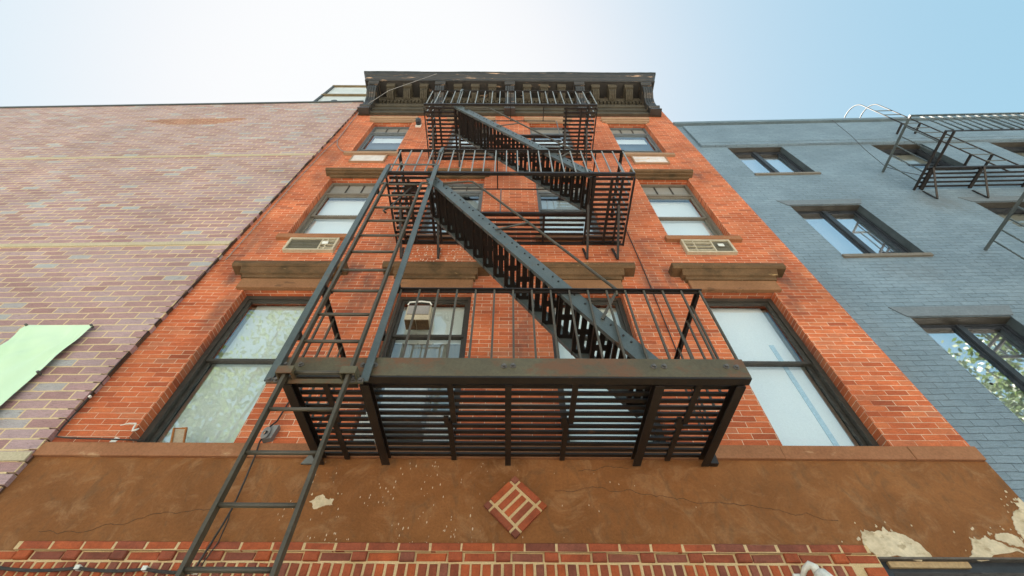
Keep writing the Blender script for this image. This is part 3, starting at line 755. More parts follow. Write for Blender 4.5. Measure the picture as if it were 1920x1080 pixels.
for i, (a, b) in enumerate(rowx):
    mb.box(a - .15, b + .15, -0.004, 0.0005, 12.36 + i * bh, 12.36 + (i + 1) * bh - .0005)
mb.build("brick_patch", M['red_patch'], lef)

# tarp: a hung sheet with folds
tp = MB(); N, K = 40, 26
X0, X1, ZT, ZB = -5.10, -4.385, 5.225, 3.2
def tarp_pt(u, v):
    sagx = 0.03 * math.sin(math.pi * v) * (1 if u > .5 else -1) * abs(u - .5) * 2
    x = X0 + (X1 - X0) * u - sagx
    z = ZT + (ZB - ZT) * v - 0.022 * math.sin(math.pi * u) * (1 - v)
    d1 = math.hypot((1 - u) * .72, v * 2.0); ang = math.atan2(v * 2.0, (1 - u) * .72 + 1e-6)
    f = 0.022 * math.sin(ang * 17) * min(1, d1 * 2.2) * math.exp(-d1 * 1.1)
    d2 = math.hypot(u * .72, v * 2.0); an2 = math.atan2(v * 2.0, u * .72 + 1e-6)
    f += 0.016 * math.sin(an2 * 13 + 1) * min(1, d2 * 2.2) * math.exp(-d2 * 1.3)
    return (x, -0.085 - .012 * math.sin(math.pi * u) - f, z)
for i in range(N):
    for j in range(K):
        tp.face([tarp_pt(i / N, (j + 1) / K), tarp_pt((i + 1) / N, (j + 1) / K), tarp_pt((i + 1) / N, j / K), tarp_pt(i / N, j / K)])
t = thing("tarp", "pale mint green tarp pinned flat against the pinkish brick wall", "tarp", (-4.75, -0.08, 3.2))
me = tp.mesh("sheet", M['tarp'], True)
bm = bmesh.new(); bm.from_mesh(me); bmesh.ops.remove_doubles(bm, verts=bm.verts, dist=1e-5); bm.to_mesh(me); bm.free()
link(bpy.data.objects.new("sheet", me), t)
for (x, z) in ((X1 - .015, ZT - .012), (X0 + .015, ZT - .012), (X1 - .025, 4.55)):
    MB().tube([(x, -.06, z), (x, -.108, z)], 0.013, 10).build("pin", M['bolt'], t)

# rooftop bulkhead seen over the left parapet
t = thing("roof_bulkhead", "white corrugated metal shed on the roof left of the dark cornice", "roof shed", (-5.1, 0.9, 14.1))
mb = MB(); x = -5.95
while x < -4.0:
    mb.profile([(0.55, 14.1), (0.545, 14.1), (0.545, 18.15), (0.55, 18.15)], x, x + .06); mb.profile([(0.56, 14.1), (0.552, 14.1), (0.552, 18.15), (0.56, 18.15)], x + .06, x + .12); x += .12
mb.box(-5.95, -4.0, 0.57, 3.0, 14.1, 18.15)
mb.build("cladding", rough_mat("white_metal_sheet", (0.50, 0.55, 0.55), (0.62, 0.66, 0.65), 2, rough=0.5), t)
mb = MB().box(-6.02, -3.95, 0.49, 0.54, 18.1, 18.2).box(-6.02, -3.95, 0.49, 0.54, 16.95, 17.06)
mb.build("trim", rough_mat("rusty_trim", (0.12, 0.09, 0.05), (0.2, 0.15, 0.08), 6), t)
MB().box(-6.02, -5.95, 0.50, 0.58, 14.1, 18.1).build("corner_post", M['coping'], t)
MB().tube([(-5.35, .54, 16.15), (-5.35, .46, 16.15)], [.12, .09], 12).build("vent", M['coping'], t)

# ================================================================== FIRE ESCAPE (red building)
fe = thing("fire_escape", "black iron fire escape of three balconies and zigzag stairs on the red brick front", "fire escape", (0, -0.5, 3.66))
XA, XB, YF = -1.55, 1.58, -1.03

def slat_floor(z, sections, w=0.036, h=0.012, pitch=0.0715, cross=(), name="balcony_floor"):
    """sections: (x0, x1, y_front, y_back)"""
    mb = MB()
    for (x0, x1, y0, y1) in sections:
        y = y0
        while y < y1 - .01:
            jx = rnd.uniform(-.012, .012)
            mb.box(x0 + jx, x1 + jx, y, y + w, z - h, z + rnd.uniform(-.001, .001)); y += pitch
    return mb.build(name, M['iron'], fe)

# ---- lowest balcony
Z1 = 3.727
f1 = slat_floor(Z1, [(XA + .04, -1.03, -0.975, -0.045), (-0.97, XB - .04, -0.975, -0.045)], w=0.036, h=0.014, pitch=0.0735)
beam = MB().box(XA - .01, XB + .025, YF - .012, YF + .006, 3.668, 3.832)
beam.box(XA - .01, XB + .025, YF + .0065, YF + .045, 3.820, 3.832)
bo = beam.build("front_beam", M['iron_green'], fe, bevel=0.003)
MB().box(XA - .008, XB + .023, YF - .010, YF + .055, 3.655, 3.6675).build("beam_flange", M['iron'], bo)  # underside shade put into the colour by the darker iron
bolt = MB().tube([(0, 0, 0), (0, -.006, 0)], .020, 16).tube([(0, -.006, 0), (0, -.020, 0)], .0125, 6).mesh("bolt", M['bolt'])
for x in (-1.50, -1.40, -0.98, -0.90, -0.03, 0.03, 0.98, 1.05, 1.47, 1.535):
    rep(bolt, "bolt", bo, (x, YF - .012, 3.755 + rnd.uniform(-.004, .004)))
def channel(x, flip, z0=3.642, z1=3.7125):
    mb = MB().box(x - .006, x + .006, YF + .06, -0.043, z0, z1)
    a, b = (x + .0065, x + .055) if flip > 0 else (x - .055, x - .0065)
    mb.box(a, b, YF + .06, -0.043, z0, z0 + .010); mb.box(a, b, YF + .06, -0.043, z1 - .010, z1)
    return mb
for x, fl in ((-1.50, 1), (-0.985, 1), (1.035, -1), (1.575, -1)):
    channel(x, fl).build("bracket", M['iron'], f1)
MB().box(-0.022, 0.022, YF + .06, -0.043, 3.642, 3.654).box(-.006, .006, YF + .06, -.043, 3.6545, 3.7125).build("bracket", M['iron'], f1)
for x in (-1.25, -0.40, 0.46, 1.30):
    for (ya, yb, dx) in ((-0.97, -0.50, 0.0), (-0.52, -0.03, -0.03)):
        MB().box(x + dx - .02, x + dx + .02, ya, yb, Z1 - .030, Z1 - .0145).build("crossbar", M['iron'], f1)
    MB().box(x - .07, x - .035, -0.57, -0.46, Z1 - .034, Z1 - .0145).build("splice_plate", M['iron'], f1)
MB().hexa([(-1.64, -.03, 3.66), (-1.50, -.03, 3.66), (-1.50, -.0125, 3.66), (-1.64, -.0125, 3.66), (-1.53, -.10, 3.76), (-1.515, -.10, 3.76), (-1.515, -.0125, 3.76), (-1.53, -.0125, 3.76)]).build("wall_shoe", M['iron_grey'], f1)
MB().box(1.60, 1.66, -.06, -.0125, 3.66, 3.74).build("wall_shoe", M['iron'], f1)

def railing(z0, zt, xfrom, xto, step=0.15, name="railing", bm_="iron_pale"):
    """front + both side rails as one mesh, balusters as separate pieces"""
    mb = MB()
    mb.box(xfrom, XB + .02, YF - .012, YF + .022, zt - .010, zt); mb.box(xfrom, XB + .02, YF + .013, YF + .022, zt - .032, zt - .0105)
    for x in (XA + .01, XB - .01):
        mb.box(x - .006, x + .006, YF + .026, -0.0, zt - .05, zt - .013); mb.box(x - .022, x + .022, YF + .026, 0.0, zt - .012, zt - .001)
    ra = mb.build(name, M['iron'], fe)
    h = zt - .014 - z0
    bal = MB().box(-.0075, .0075, -.0075, .0075, 0, h).mesh("baluster", M[bm_])
    x = xfrom + .04
    n = int(round((XB - x) / step))
    for k in range(n + 1):
        xx = x + (XB - x) * k / n
        rep(bal, "baluster", ra, (xx, YF + .003, z0))
    for x in (XA + .01, XB - .01):
        for k in range(1, 6): rep(bal, "baluster", ra, (x + (0.014 if x < 0 else -0.014), YF + k * 0.165, z0))
    return ra
railing(3.833, 4.64, -0.93, XB, bm_='ladder_iron')
MB().box(XA - .012, -1.47, YF - .01, YF + .05, 4.628, 4.64).build("rail_plate", M['iron'], fe)

# ---- upper balconies
def upper_balcony(z, zt, open_x0, open_x1, post_x):
    f = slat_floor(z, [(XA + .02, open_x0, YF + .05, -0.02), (open_x1, XB - .02, YF + .05, -0.02), (open_x0 + .008, open_x1 - .008, -0.46, -0.02)])
    e = MB()
    e.box(XA, XB, YF - .012, YF + .004, z - .022, z + .018); e.box(XA, XB, YF + .0045, YF + .028, z - .022, z - .016)      # front angle
    for x in (XA, XB): e.box(x - .006, x + .006, YF + .045, -0.0, z - .055, z + .004)
    e.box(XA, XB, -0.016, -0.004, z - .045, z - .013)
    e.build("edge_angle", M['iron'], f)
    for x in (-1.28, open_x0 - .05, open_x1 + .05, 1.30):
        MB().box(x - .018, x + .018, YF + .045, -0.02, z - .028, z - .0135).build("crossbar", M['iron'], f)
    MB().box(0.45, 0.48, -0.47, -0.02, z - .028, z - .0135).build("crossbar", M['iron'], f)
    MB().box(open_x0, open_x1, -0.490, -0.464, z - .04, z + .004).build("opening_trimmer", M['iron'], f)
    for x in (-1.42, -0.93, 1.03, 1.43):        # struts folding down to the wall
        mb = MB()
        mb.bar((x, -0.62, z - .045), (x, -0.035, z - .42), 0.030, 0.012)
        mb.bar((x, -0.026, z - .43), (x - .02, -0.012, z - .14), 0.030, 0.010, (0, 1, 0))
        mb.bar((x, -1.0, z - .040), (x, -0.02, z - .040), 0.030, 0.014)
        mb.build("bracket", M['iron'], f)
    railing(z + .02, zt, XA, XB)
    # guard round the stair opening with ties to the front rail
    g_ = MB()
    g_.tube([(open_x0 + .1, -.47, zt - .05), (open_x1 - .05, -.47, zt - .05)], .011, 8)
    for x in post_x[:2]: g_.box(x - .008, x + .008, YF + .02, -0.47, zt - .06, zt - .04)
    go = g_.build("opening_guard", M['iron'], fe)
    for x in post_x[2:]:
        MB().box(x - .008, x + .008, -.478, -.462, z, zt - .06).build("guard_post", M['iron_grey'], go)
Z2, Z3 = 7.07, 10.19
upper_balcony(Z2, 7.87, -0.97, 1.03, (-0.17, 1.20, -0.12))
upper_balcony(Z3, 11.14, -0.95, 0.98, (0.02, 0.68, -0.28, 0.95))
for x in (-0.93,):
    for (z, zt) in ((Z2, 7.87), (Z3, 11.14)):
        MB().bar((x - .02, YF - .02, zt - .16), (x, YF - .02, zt + .02), .04, .02, (0, 1, 0)).bar((x, YF - .02, zt + .02), (x + .01, YF + .05, zt + .04), .04, .014).bar((x - .02, YF - .02, zt - .17), (x - .02, YF - .012, z), .018, .010, (0, 1, 0)).build("grab_bar", M['iron_grey'], fe)

# ---- stairs
def stair(zt, zb, xt, xb, n, yn=-0.995, yf=-0.485):
    d = Vector((xb - xt, 0, zb - zt)).normalized(); up = Vector((-d.z, 0, d.x)) * (1 if d.x > 0 else -1)
    if up.z < 0: up = -up
    mb = MB()
    for y in (yn, yf):
        mb.bar((xt, y, zt), (xb, y, zb), 0.010, 0.135, up)
        sgn = 1 if y == yn else -1
        for o_ in (0.064,):
            a = Vector((xt, y + sgn * .018, zt)) + up * o_; b = Vector((xb, y + sgn * .018, zb)) + up * o_
            mb.bar(a, b, 0.026, 0.008, up)
            a = Vector((xt, y + sgn * .018, zt)) - up * o_; b = Vector((xb, y + sgn * .018, zb)) - up * o_
            mb.bar(a, b, 0.026, 0.008, up)
    st = mb.build("staircase", M['iron_grey'], fe)
    # perforated tread: plate with four long slots
    tm = MB(); y0, y1, w = yn + .008, yf - .008, 0.152
    ys = [y0, y0 + .045, y0 + .045 + .17, y1 - .045 - .17, y1 - .045, y1]; xs_ = [-w / 2, -w / 2 + .034, -w / 2 + .052, w / 2 - .052, w / 2 - .034, w / 2]
    for i in range(5):
        for j in range(5):
            if i in (1, 3) and j in (1, 3): continue
            tm.box(xs_[i], xs_[i + 1], ys[j], ys[j + 1], -.006, .0)
    tm.box(-w / 2 - .006, -w / 2 - .0005, y0, y1, -.03, .002); tm.box(w / 2 + .0005, w / 2 + .006, y0, y1, -.03, .002)
    tme = tm.mesh("tread", M['iron'])
    for k in range(n):
        t = (k + .6) / n
        rep(tme, "tread", st, (xt + (xb - xt) * t, 0, zt + (zb - zt) * t))
    riv = MB().tube([(0, 0, 0), (0, -.007, 0)], .009, 8).mesh("rivet", M['iron'])
    for k in range(n):
        for e_ in (-.022, .022):
            t = (k + .6) / n + e_ / abs(xb - xt); p = Vector((xt + (xb - xt) * t, yn - .005, zt + (zb - zt) * t)) + up * (0.022)
            rep(riv, "rivet", st, p)
    return st
sl1 = stair(6.99, 3.80, -0.975, 1.02, 17)
sl2 = stair(10.25, 7.08, -0.985, 1.08, 17)
def handrail(st, pts, struts, r=.013):
    h = MB().tube(pts, r, 8).build("handrail", M['ladder_iron'], st, smooth=True)
    for (a, b) in struts: MB().bar(a, b, .022, .010, (0, 1, 0)).build("strut", M['ladder_iron'], h)
YH = -1.015
handrail(sl1, [(-0.80, YH, 6.78), (-0.70, YH, 6.80), (-0.50, YH, 6.84), (-0.45, YH, 6.83), (-0.41, YH, 6.78), (0.20, YH, 5.81), (0.90, YH, 4.66), (0.89, YH, 4.58)],
         [((-0.14, YH, 5.66), (0.20, YH, 5.81)), ((0.72, YH, 4.28), (0.88, YH, 4.60))])
handrail(sl2, [(-0.80, YH, 9.97), (-0.70, YH, 9.98), (-0.42, YH, 10.02), (-0.37, YH, 10.0), (-0.33, YH, 9.95), (0.88, YH, 7.96), (0.89, YH, 7.90)],
         [((-0.21, YH, 8.99), (0.15, YH, 9.14)), ((0.70, YH, 7.66), (0.88, YH, 7.90))])

# ---- ladder guide rails in front of the balconies
for x in (-1.54, -0.925):
    mb = MB().bar((x, YF - .045, 3.585), (x, YF - .045, 7.20), 0.052, 0.012, (0, 1, 0))
    mb.box(x - .006 + (.020 if x < -1 else -.020), x + .006 + (.020 if x < -1 else -.020), YF - .038, YF - .014, 3.60, 7.20)
    gr_ = mb.build("guide_rail", M['iron_grey'], fe)
    for z in (4.06, 4.63, 6.52): MB().box(x - .03, x + .03, YF - .036, YF + .03, z - .02, z + .015).build("rail_clip", M['iron'], gr_)
MB().tube([(-1.545, YF - .05, 7.205), (-0.92, YF - .05, 7.205)], .012, 8).build("guide_tie", M['iron_grey'], fe)
MB().box(-1.40, -0.95, YF - .062, YF - .054, 3.555, 3.590).build("guide_tie", M['iron_green'], fe)
for sgn, x in ((1, -1.54), (-1, -0.925)):
    xi = -1.415 if sgn > 0 else -1.012
    mb = MB().box(min(x, xi - sgn * .05), max(x, xi - sgn * .05), YF - .060, YF - .052, 3.555, 3.60)
    mb.box(xi - .05, xi + .05, YF - .135, YF - .127, 3.575, 3.635)
    mb.box(xi - .05, xi - .042, YF - .1265, YF - .052, 3.575, 3.635); mb.box(xi + .042, xi + .05, YF - .1265, YF - .052, 3.575, 3.635)
    cb = mb.build("ladder_clamp", M['iron_green'], fe)
    for q in (0.0, 0.05): rep(bolt, "bolt", cb, (x + sgn * (.02 + q) * .9, YF - .060, 3.578))

# ================================================================== DROP LADDER
dl = thing("drop_ladder", "long brown iron drop ladder hung in guide rails at the left of the fire escape", "ladder", (-1.21, -1.12, 2.2))
YL = YF - .095
for x in (-1.416, -1.012):
    mb = MB().box(x - .010, x + .010, YL - .020, YL + .020, 2.15, 6.50)
    sg = -1 if x < -1.2 else 1
    mb.tube([(x, YL, 6.49), (x, YL, 6.53), (x + sg * .03, YL + .01, 6.56), (x + sg * .09, YL + .03, 6.56)], .012, 8)
    mb.build("side_rail", M['ladder_iron'], dl)
rung = MB().tube([(-.1938, 0, 0), (.1938, 0, 0)], .0125, 10).mesh("rung", M['ladder_iron'], True)
z = 2.17
while z < 6.5:
    rep(rung, "rung", dl, (-1.214, YL, z)); z += 0.2885
# hook rod holding the ladder up
t = thing("ladder_hook", "thin iron hook rod from plate under middle balcony to a drop ladder rung", "hook rod", (-1.2, -1.0, 5.7))
MB().box(-1.31, -1.17, -0.90, -0.80, Z2 - .072, Z2 - .058).build("plate", M['iron'], t)
MB().tube([(-1.24, -0.86, Z2 - .065), (-1.25, -.98, 6.5), (-1.27, -1.09, 5.98), (-1.29, -1.14, 5.83), (-1.28, -1.15, 5.80), (-1.27, -1.11, 5.83)], .010, 8).build("rod", M['ladder_iron'], t, smooth=True)
# ================================================================== SMALL THINGS ON THE RED FRONT
def wall_ac(x0, x1, z0, z1, label, left_grille, bolts=()):
    t = thing("wall_air_conditioner", label, "air conditioner", ((x0 + x1) / 2, -0.03, z0), group="air conditioners built into the wall")
    MB().frame(x0, x1, z0, z1, -0.055, 0.01, 0.028).build("frame", M['cream_metal'], t)
    MB().box(x0 + .02, x1 - .02, -0.012, -0.004, z0 + .02, z1 - .02).build("back", M['black'], t)
    xs = x0 + (x1 - x0) * (0.68 if left_grille else 0.60)
    ga, gb = (x0 + .03, xs - .01) if left_grille else (xs + .01, x1 - .03)
    oa, ob = (xs + .01, x1 - .03) if left_grille else (x0 + .03, xs - .01)
    mb = MB(); n = 30
    for k in range(n):
        xx = ga + (gb - ga) * k / n; mb.box(xx, xx + (gb - ga) / n * .62, -0.034, -0.026, z0 + .03, z1 - .03)
    for k in range(1, 4):
        zz = z0 + (z1 - z0) * k / 4; mb.box(ga, gb, -0.042, -0.0345, zz - .006, zz + .006)
    mb.build("grille", M['grille'], t)
    mb = MB().box(xs - .009, xs + .009, -0.050, -0.013, z0 + .03, z1 - .03)
    for k in range(1, 4):
        zz = z0 + (z1 - z0) * k / 4; mb.box(oa, ob, -0.046, -0.018, zz - .008, zz + .008)
    mb.box((oa * .65 + ob * .35) - .006, (oa * .65 + ob * .35) + .006, -0.044, -0.02, z0 + .03, z1 - .03)
    mb.build("bars", M['cream_metal'], t)
    MB().box(x1 - .20, x1 - .12, -0.056, -0.047, z0 + .15, z0 + .21).build("sticker", M['white_plastic'], t)
    return t
wall_ac(-3.04, -2.36, 6.80, 7.115, "cream framed wall air conditioner with olive grille on its left, under left window", True)
wall_ac(2.39, 3.06, 6.79, 7.115, "cream framed wall air conditioner with dark barred left half, under right window", False)
def wall_panel(x0, x1, z0, z1, label, seed):
    t = thing("vent_cover", label, "vent cover", ((x0 + x1) / 2, -0.02, z0), group="wall sleeve covers below the top windows")
    MB().frame(x0, x1, z0, z1, -0.04, 0.01, 0.022).build("frame", M['stone_light'], t)
    MB().box(x0 + .0225, x1 - .0225, -0.028, -0.004, z0 + .0225, z1 - .0225).build("cover", rough_mat("faded_cover", (0.52, 0.46, 0.42), (0.70, 0.66, 0.64), 2.5, streak=((0.60, 0.42, 0.28), (4, 4, 14), 0.55 - .02 * seed, 0.62)), t)
wall_panel(-3.06, -2.39, 9.99, 10.34, "pale blank cover plate under the top left window, beside the fire escape", 0)
wall_panel(2.38, 3.05, 9.98, 10.34, "pale blank cover plate under the top right window, right of the railings", 1)

t = thing("window_air_conditioner", "small cream air conditioner wired into the top of the window above lowest balcony", "air conditioner", (-1.0, 0, 5.36))
mb = MB().box(-1.155, -0.875, -0.02, 0.14, 5.42, 5.66); mb.build("casing", M['cream_metal'], t, bevel=0.012)
MB().box(-1.135, -0.895, -0.034, -0.0205, 5.50, 5.645).build("front_panel", rough_mat("grey_plastic", (0.26, 0.24, 0.22), (0.32, 0.30, 0.28), 8), t)
MB().box(-1.145, -1.03, -0.018, 0.12, 5.405, 5.4195).box(-1.02, -0.885, -0.018, 0.12, 5.405, 5.4195).build("vent", rough_mat("rusty_vent", (0.05, 0.03, 0.015), (0.11, 0.065, 0.03), 30), t)
MB().tube([(-1.15, -.03, 5.66), (-1.13, -.045, 5.69), (-1.0, -.05, 5.70), (-.9, -.045, 5.69), (-.88, -.03, 5.66)], .010, 6).build("cord", M['white_plastic'], t)

t = thing("window_air_conditioner", "white air conditioner with pleated side panels low in the window behind lowest balcony slats", "air conditioner", (-0.95, 0, 3.9))
MB().box(-1.10, -0.72, -0.16, 0.16, 3.97, 4.34).build("casing", rough_mat("pale_blue_metal", (0.36, 0.42, 0.44), (0.46, 0.52, 0.54), 4, rough=0.5), t, bevel=0.01)
for (a, b) in ((-1.30, -1.105), (-0.715, -0.47)):
    mb = MB(); x = a
    while x < b: mb.box(x, x + .010, 0.02, 0.06, 3.86, 4.20); x += .016
    mb.box(a, b, 0.045, 0.065, 3.86, 4.20)
    mb.build("side_panel", M['white_plastic'], t)

t = thing("security_camera", "small dark dome security camera on brick beside the top left window", "camera", (-2.09, -0.05, 12.3))
MB().box(-2.15, -2.03, -0.03, -0.0, 12.14, 12.30).build("base", M['white_plastic'], t)
MB().tube([(-2.09, -.03, 12.24), (-2.09, -.10, 12.24), (-2.09, -.16, 12.22)], [.055, .06, .05], 14).build("dome", M['frame_navy'], t, smooth=True)
MB().box(-2.15, -2.03, -0.16, -0.031, 12.30, 12.32).build("visor", M['wire_grey'], t)

t = thing("flood_light", "white plastic lamp on the brick course near the shop opening", "lamp", (1.93, -0.06, 2.80))
MB().box(1.855, 1.915, -0.052, -0.033, 2.815, 2.875).build("plate", M['white_plastic'], t)
MB().tube([(1.90, -.05, 2.845), (1.92, -.10, 2.885), (1.945, -.13, 2.898), (1.965, -.135, 2.88), (1.968, -.135, 2.85)], [.014, .018, .024, .026, .026], 12).build("arm", M['white_plastic'], t, smooth=True)
MB().tube([(1.97, -.135, 2.852), (1.975, -.14, 2.84), (1.985, -.15, 2.80), (2.0, -.16, 2.74)], [.028, .045, .055, .06], 14).build("head", M['white_plastic'], t, smooth=True)

t = thing("cable_run", "black cable clipped along the brick course at the lower left", "cable", (-2.8, -0.06, 2.88))
pts = []
clips = [(-3.75, 2.885), (-3.36, 2.895), (-2.80, 2.890), (-2.36, 2.886), (-2.03, 2.870)]
for i in range(len(clips) - 1):
    a, b = clips[i], clips[i + 1]
    for k in range(8):
        u = k / 8; pts.append((a[0] + (b[0] - a[0]) * u, -0.052, a[1] + (b[1] - a[1]) * u - 0.055 * (b[0] - a[0]) * 4 * u * (1 - u) * .6))
pts.append((clips[-1][0], -.052, clips[-1][1]))
MB().tube(pts, .008, 8).build("cable", M['cable'], t, smooth=True)
MB().tube([(p[0], p[1] - .006, p[2] - .010) for p in pts[4:]], .005, 6).build("cable", M['cable'], t, smooth=True)
for (x, z) in clips[1:]: MB().box(x - .015, x + .015, -0.068, -0.034, z - .014, z + .012).build("clip", M['white_plastic'], t)

t = thing("junction_box", "small grey junction box with coiled cable hanging down behind the drop ladder", "junction box", (-1.99, -0.03, 3.9))
MB().hexa([(-2.03, -.05, 3.86), (-1.96, -.05, 3.88), (-1.96, -.002, 3.88), (-2.03, -.002, 3.86), (-2.01, -.05, 4.00), (-1.945, -.05, 4.01), (-1.945, -.002, 4.01), (-2.01, -.002, 4.00)]).build("box", M['wire_grey'], t)
MB().tube([(-1.965, -.02, 4.35), (-1.99, -.03, 4.06), (-2.01, -.055, 3.99), (-2.02, -.06, 3.90), (-2.03, -.06, 3.83), (-2.01, -.058, 3.70), (-2.0, -.05, 3.50), (-1.99, -.05, 3.30), (-2.0, -.055, 3.15), (-2.02, -.06, 2.98), (-2.03, -.065, 2.88)], .007, 8).build("cable", M['cable'], t, smooth=True)
MB().tube([(-2.0, -.05, 3.30), (-1.975, -.055, 3.2), (-1.965, -.06, 3.05), (-2.0, -.065, 2.9)], .004, 6).build("cable", M['cable'], t, smooth=True)
cp = []
for k in range(40):
    a = k / 40 * 6.283 * 4; cp.append((-2.015 + .028 * math.cos(a), -.058 - .001 * (k % 10), 3.90 + .045 * math.sin(a) + k * .001))
MB().tube(cp, .006, 6).build("coil", M['wire_grey'], t, smooth=True)

t = thing("wall_cable", "long thin dark cable running down the left edge of red brick wall", "cable", (-3.8, -0.03, 3.9))
pts = [(-3.815, -.036, 13.9)] + [(-3.80 + .012 * math.sin(z * 2.3), -.038, z) for z in [13 - .35 * k for k in range(24)]] + [(-3.79, -.04, 4.35), (-3.765, -.045, 4.20), (-3.765, -.045, 3.98), (-3.745, -.045, 3.885), (-3.6, -.05, 3.868), (-3.3, -.052, 3.86), (-3.0, -.052, 3.848)]
MB().tube(pts, .0065, 6).build("cable", M['cable'], t, smooth=True)
MB().tube([(-3.765, -.04, 4.30), (-3.765, -.06, 4.30)], .012, 8).build("clip", M['white_plastic'], t)
t = thing("grey_cable", "loose grey cable drooping from cornice end down the upper left brickwork", "cable", (-3.6, -0.03, 10.5))
pts = [(-1.9, -.66, 14.42), (-3.1, -.35, 13.95), (-3.62, -.12, 13.3), (-3.70, -.02, 12.6), (-3.66, -.02, 11.7), (-3.64, -.02, 11.2), (-3.55, -.02, 10.9), (-3.42, -.02, 10.66), (-3.33, -.02, 10.55), (-3.26, -.03, 10.53)]
MB().tube(pts, .008, 6).build("cable", M['wire_grey'], t, smooth=True)
MB().tube([(-3.64, -.022, 11.3), (-3.70, -.02, 10.6), (-3.72, -.02, 9.0), (-3.70, -.02, 6.6)], .006, 6).build("cable", M['wire_grey'], t, smooth=True)
t = thing("wall_cable", "thin dark wire running down the brick between fire escape and right windows", "cable", (1.8, -0.02, 5))
MB().tube([(1.70, -.012, 8.9), (1.705, -.014, 7.6), (1.72, -.014, 6.4), (1.715, -.014, 5.0), (1.70, -.014, 3.86)], .006, 6).build("cable", M['cable'], t, smooth=True)

t = thing("rusty_frame", "small rusty metal frame leaning on the lower left window glass", "metal frame", (-2.83, 0.05, 3.86))
mb = MB()
P = [(-2.80, .02, 3.845), (-2.905, .06, 4.045), (-2.80, .06, 4.05), (-2.695, .02, 3.845)]
mb.tube(P + [P[0]], .010, 8)
mb.build("frame", rough_mat("rust", (0.22, 0.075, 0.02), (0.40, 0.16, 0.04), 12), t)
MB().face([(P[0][0], .025, P[0][2]), (P[3][0], .025, P[3][2]), (P[2][0], .062, P[2][2]), (P[1][0], .062, P[1][2])]).build("plate", rough_mat("dull_plate", (0.36, 0.28, 0.19), (0.46, 0.37, 0.26), 5), t)
# white paint smears on the brick by the left window
mb = MB()
mb.tube([(-3.33, -.002, 4.03), (-3.27, -.003, 4.05), (-3.21, -.003, 4.05), (-3.20, -.003, 4.0), (-3.19, -.003, 3.975), (-3.165, -.003, 3.985), (-3.15, -.003, 4.0)], [.004, .006, .007, .007, .009, .009, .004], 6)
blob(mb, [(-3.31, 3.865), (-3.26, 3.865), (-3.25, 3.905), (-3.29, 3.91)], 0.0, -.004, 2, .1, 4)
mb.build("paint_smear", M['white_plastic'], red)

# ================================================================== BLUE BUILDING
blu = thing("brick_building", "blue grey painted brick building with dark framed windows right of the red one", "building", (3.842, 0.02, 0), R(-1.5), local=True)
A_, B_, C_ = (0.66, 1.77), (3.58, 4.62), (5.97, 7.0)
bops = []
for (a, b) in (A_, B_, C_):
    bops += [(a, b, 9.54, 10.93), (a, b, 6.80, 8.29), (a, b, 4.06, 5.53)]
UX = 14.0
MB().wall(0.0, UX, 0.0, 12.40, 0.0, bops, 0.20).build("wall", M['blue_brick'], blu)
MB().box(0.0, UX, 0.26, 10, 0, 12.38).build("body", M['shade_dark'], blu)
pp = MB().box(0.14, UX, -0.045, -0.001, 10.972, 12.24); pp.box(0.11, UX, -0.052, -0.0455, 11.10, 11.125)
pp.build("parapet", M['blue_brick'], blu)
MB().box(-0.03, UX, -0.075, 0.35, 12.34, 12.46).build("coping", M['blue_coping'], blu)
wid = 0
for (a, b) in (A_, B_, C_):
    for (lo, hi) in ((9.54, 10.93), (6.80, 8.29), (4.06, 5.53)):
        mb = MB().frame(a, b, lo, hi, 0.105, 0.19, 0.045)
        cx_ = (a + b) / 2
        if a < 2:
            mb.box(cx_ - .035, cx_ + .035, 0.085, 0.17, lo + .045, hi - .045)
            mb.frame(a + .045, cx_ - .035, lo + .045, hi - .045, 0.115, 0.16, .018); mb.frame(cx_ + .035, b - .045, lo + .045, hi - .045, 0.12, 0.165, .035)
        else:
            mb.box(a + .055, b - .055, 0.16, 0.22, (lo + hi) / 2 - .03, (lo + hi) / 2 + .03)
        o = mb.build("window", M['frame_navy'], blu)
        if a < 2:
            pane(o, a + .063, cx_ - .053, lo + .063, hi - .063, 0.125, 'glass_blue'); pane(o, cx_ + .07, b - .08, lo + .08, hi - .08, 0.13, 'glass_blue')
        else:
            pane(o, a + .055, b - .055, lo + .055, (lo + hi) / 2 - .03, 0.17, 'glass'); pane(o, a + .055, b - .055, (lo + hi) / 2 + .03, hi - .055, 0.17, 'glass')
        if lo < 9.0 or a < 2: MB().box(a - .03, b + .03, -0.03, 0.103, lo - .06, lo - .001).build("sill", M['frame_taupe'], o)
        tr_ = MB().box(b - .004, b + .001, 0.004, 0.104, lo + .001, hi - .023); tr_.build("reveal_trim", M['reveal'], o)
        MB().face([(a, .235, lo), (b, .235, lo), (b, .235, hi), (a, .235, hi)]).build("shade", M['reflection_backing'] if a < 2 else M['curtain_grey'], o)  # white backing where a < 2 pales the sky reflection
        if lo < 9:
            e = .13; h_ = .17
            MB().hexa([(a - .03, -.012, hi + .002), (b + .03, -.012, hi + .002), (b + .03, .0, hi + .002), (a - .03, .0, hi + .002), (a - e, -.008, hi + h_), (b + e, -.008, hi + h_), (b + e, .0, hi + h_), (a - e, .0, hi + h_)]).build("lintel", M['blue_trim'], blu)
        MB().box(a + .001, b - .001, 0.012, 0.104, hi - .022, hi - .001).build("head_trim", M['frame'], o)
# holes left by old anchors
mb = MB()
for (u, z) in ((1.10, 4.25), (1.0, 4.06), (1.12, 3.95), (1.3, 4.0), (1.2, 3.85), (0.75, 4.55)):
    mb.tube([(u, -.003, z), (u, .004, z)], .014, 8)
mb.build("anchor_hole", M['black'], blu)

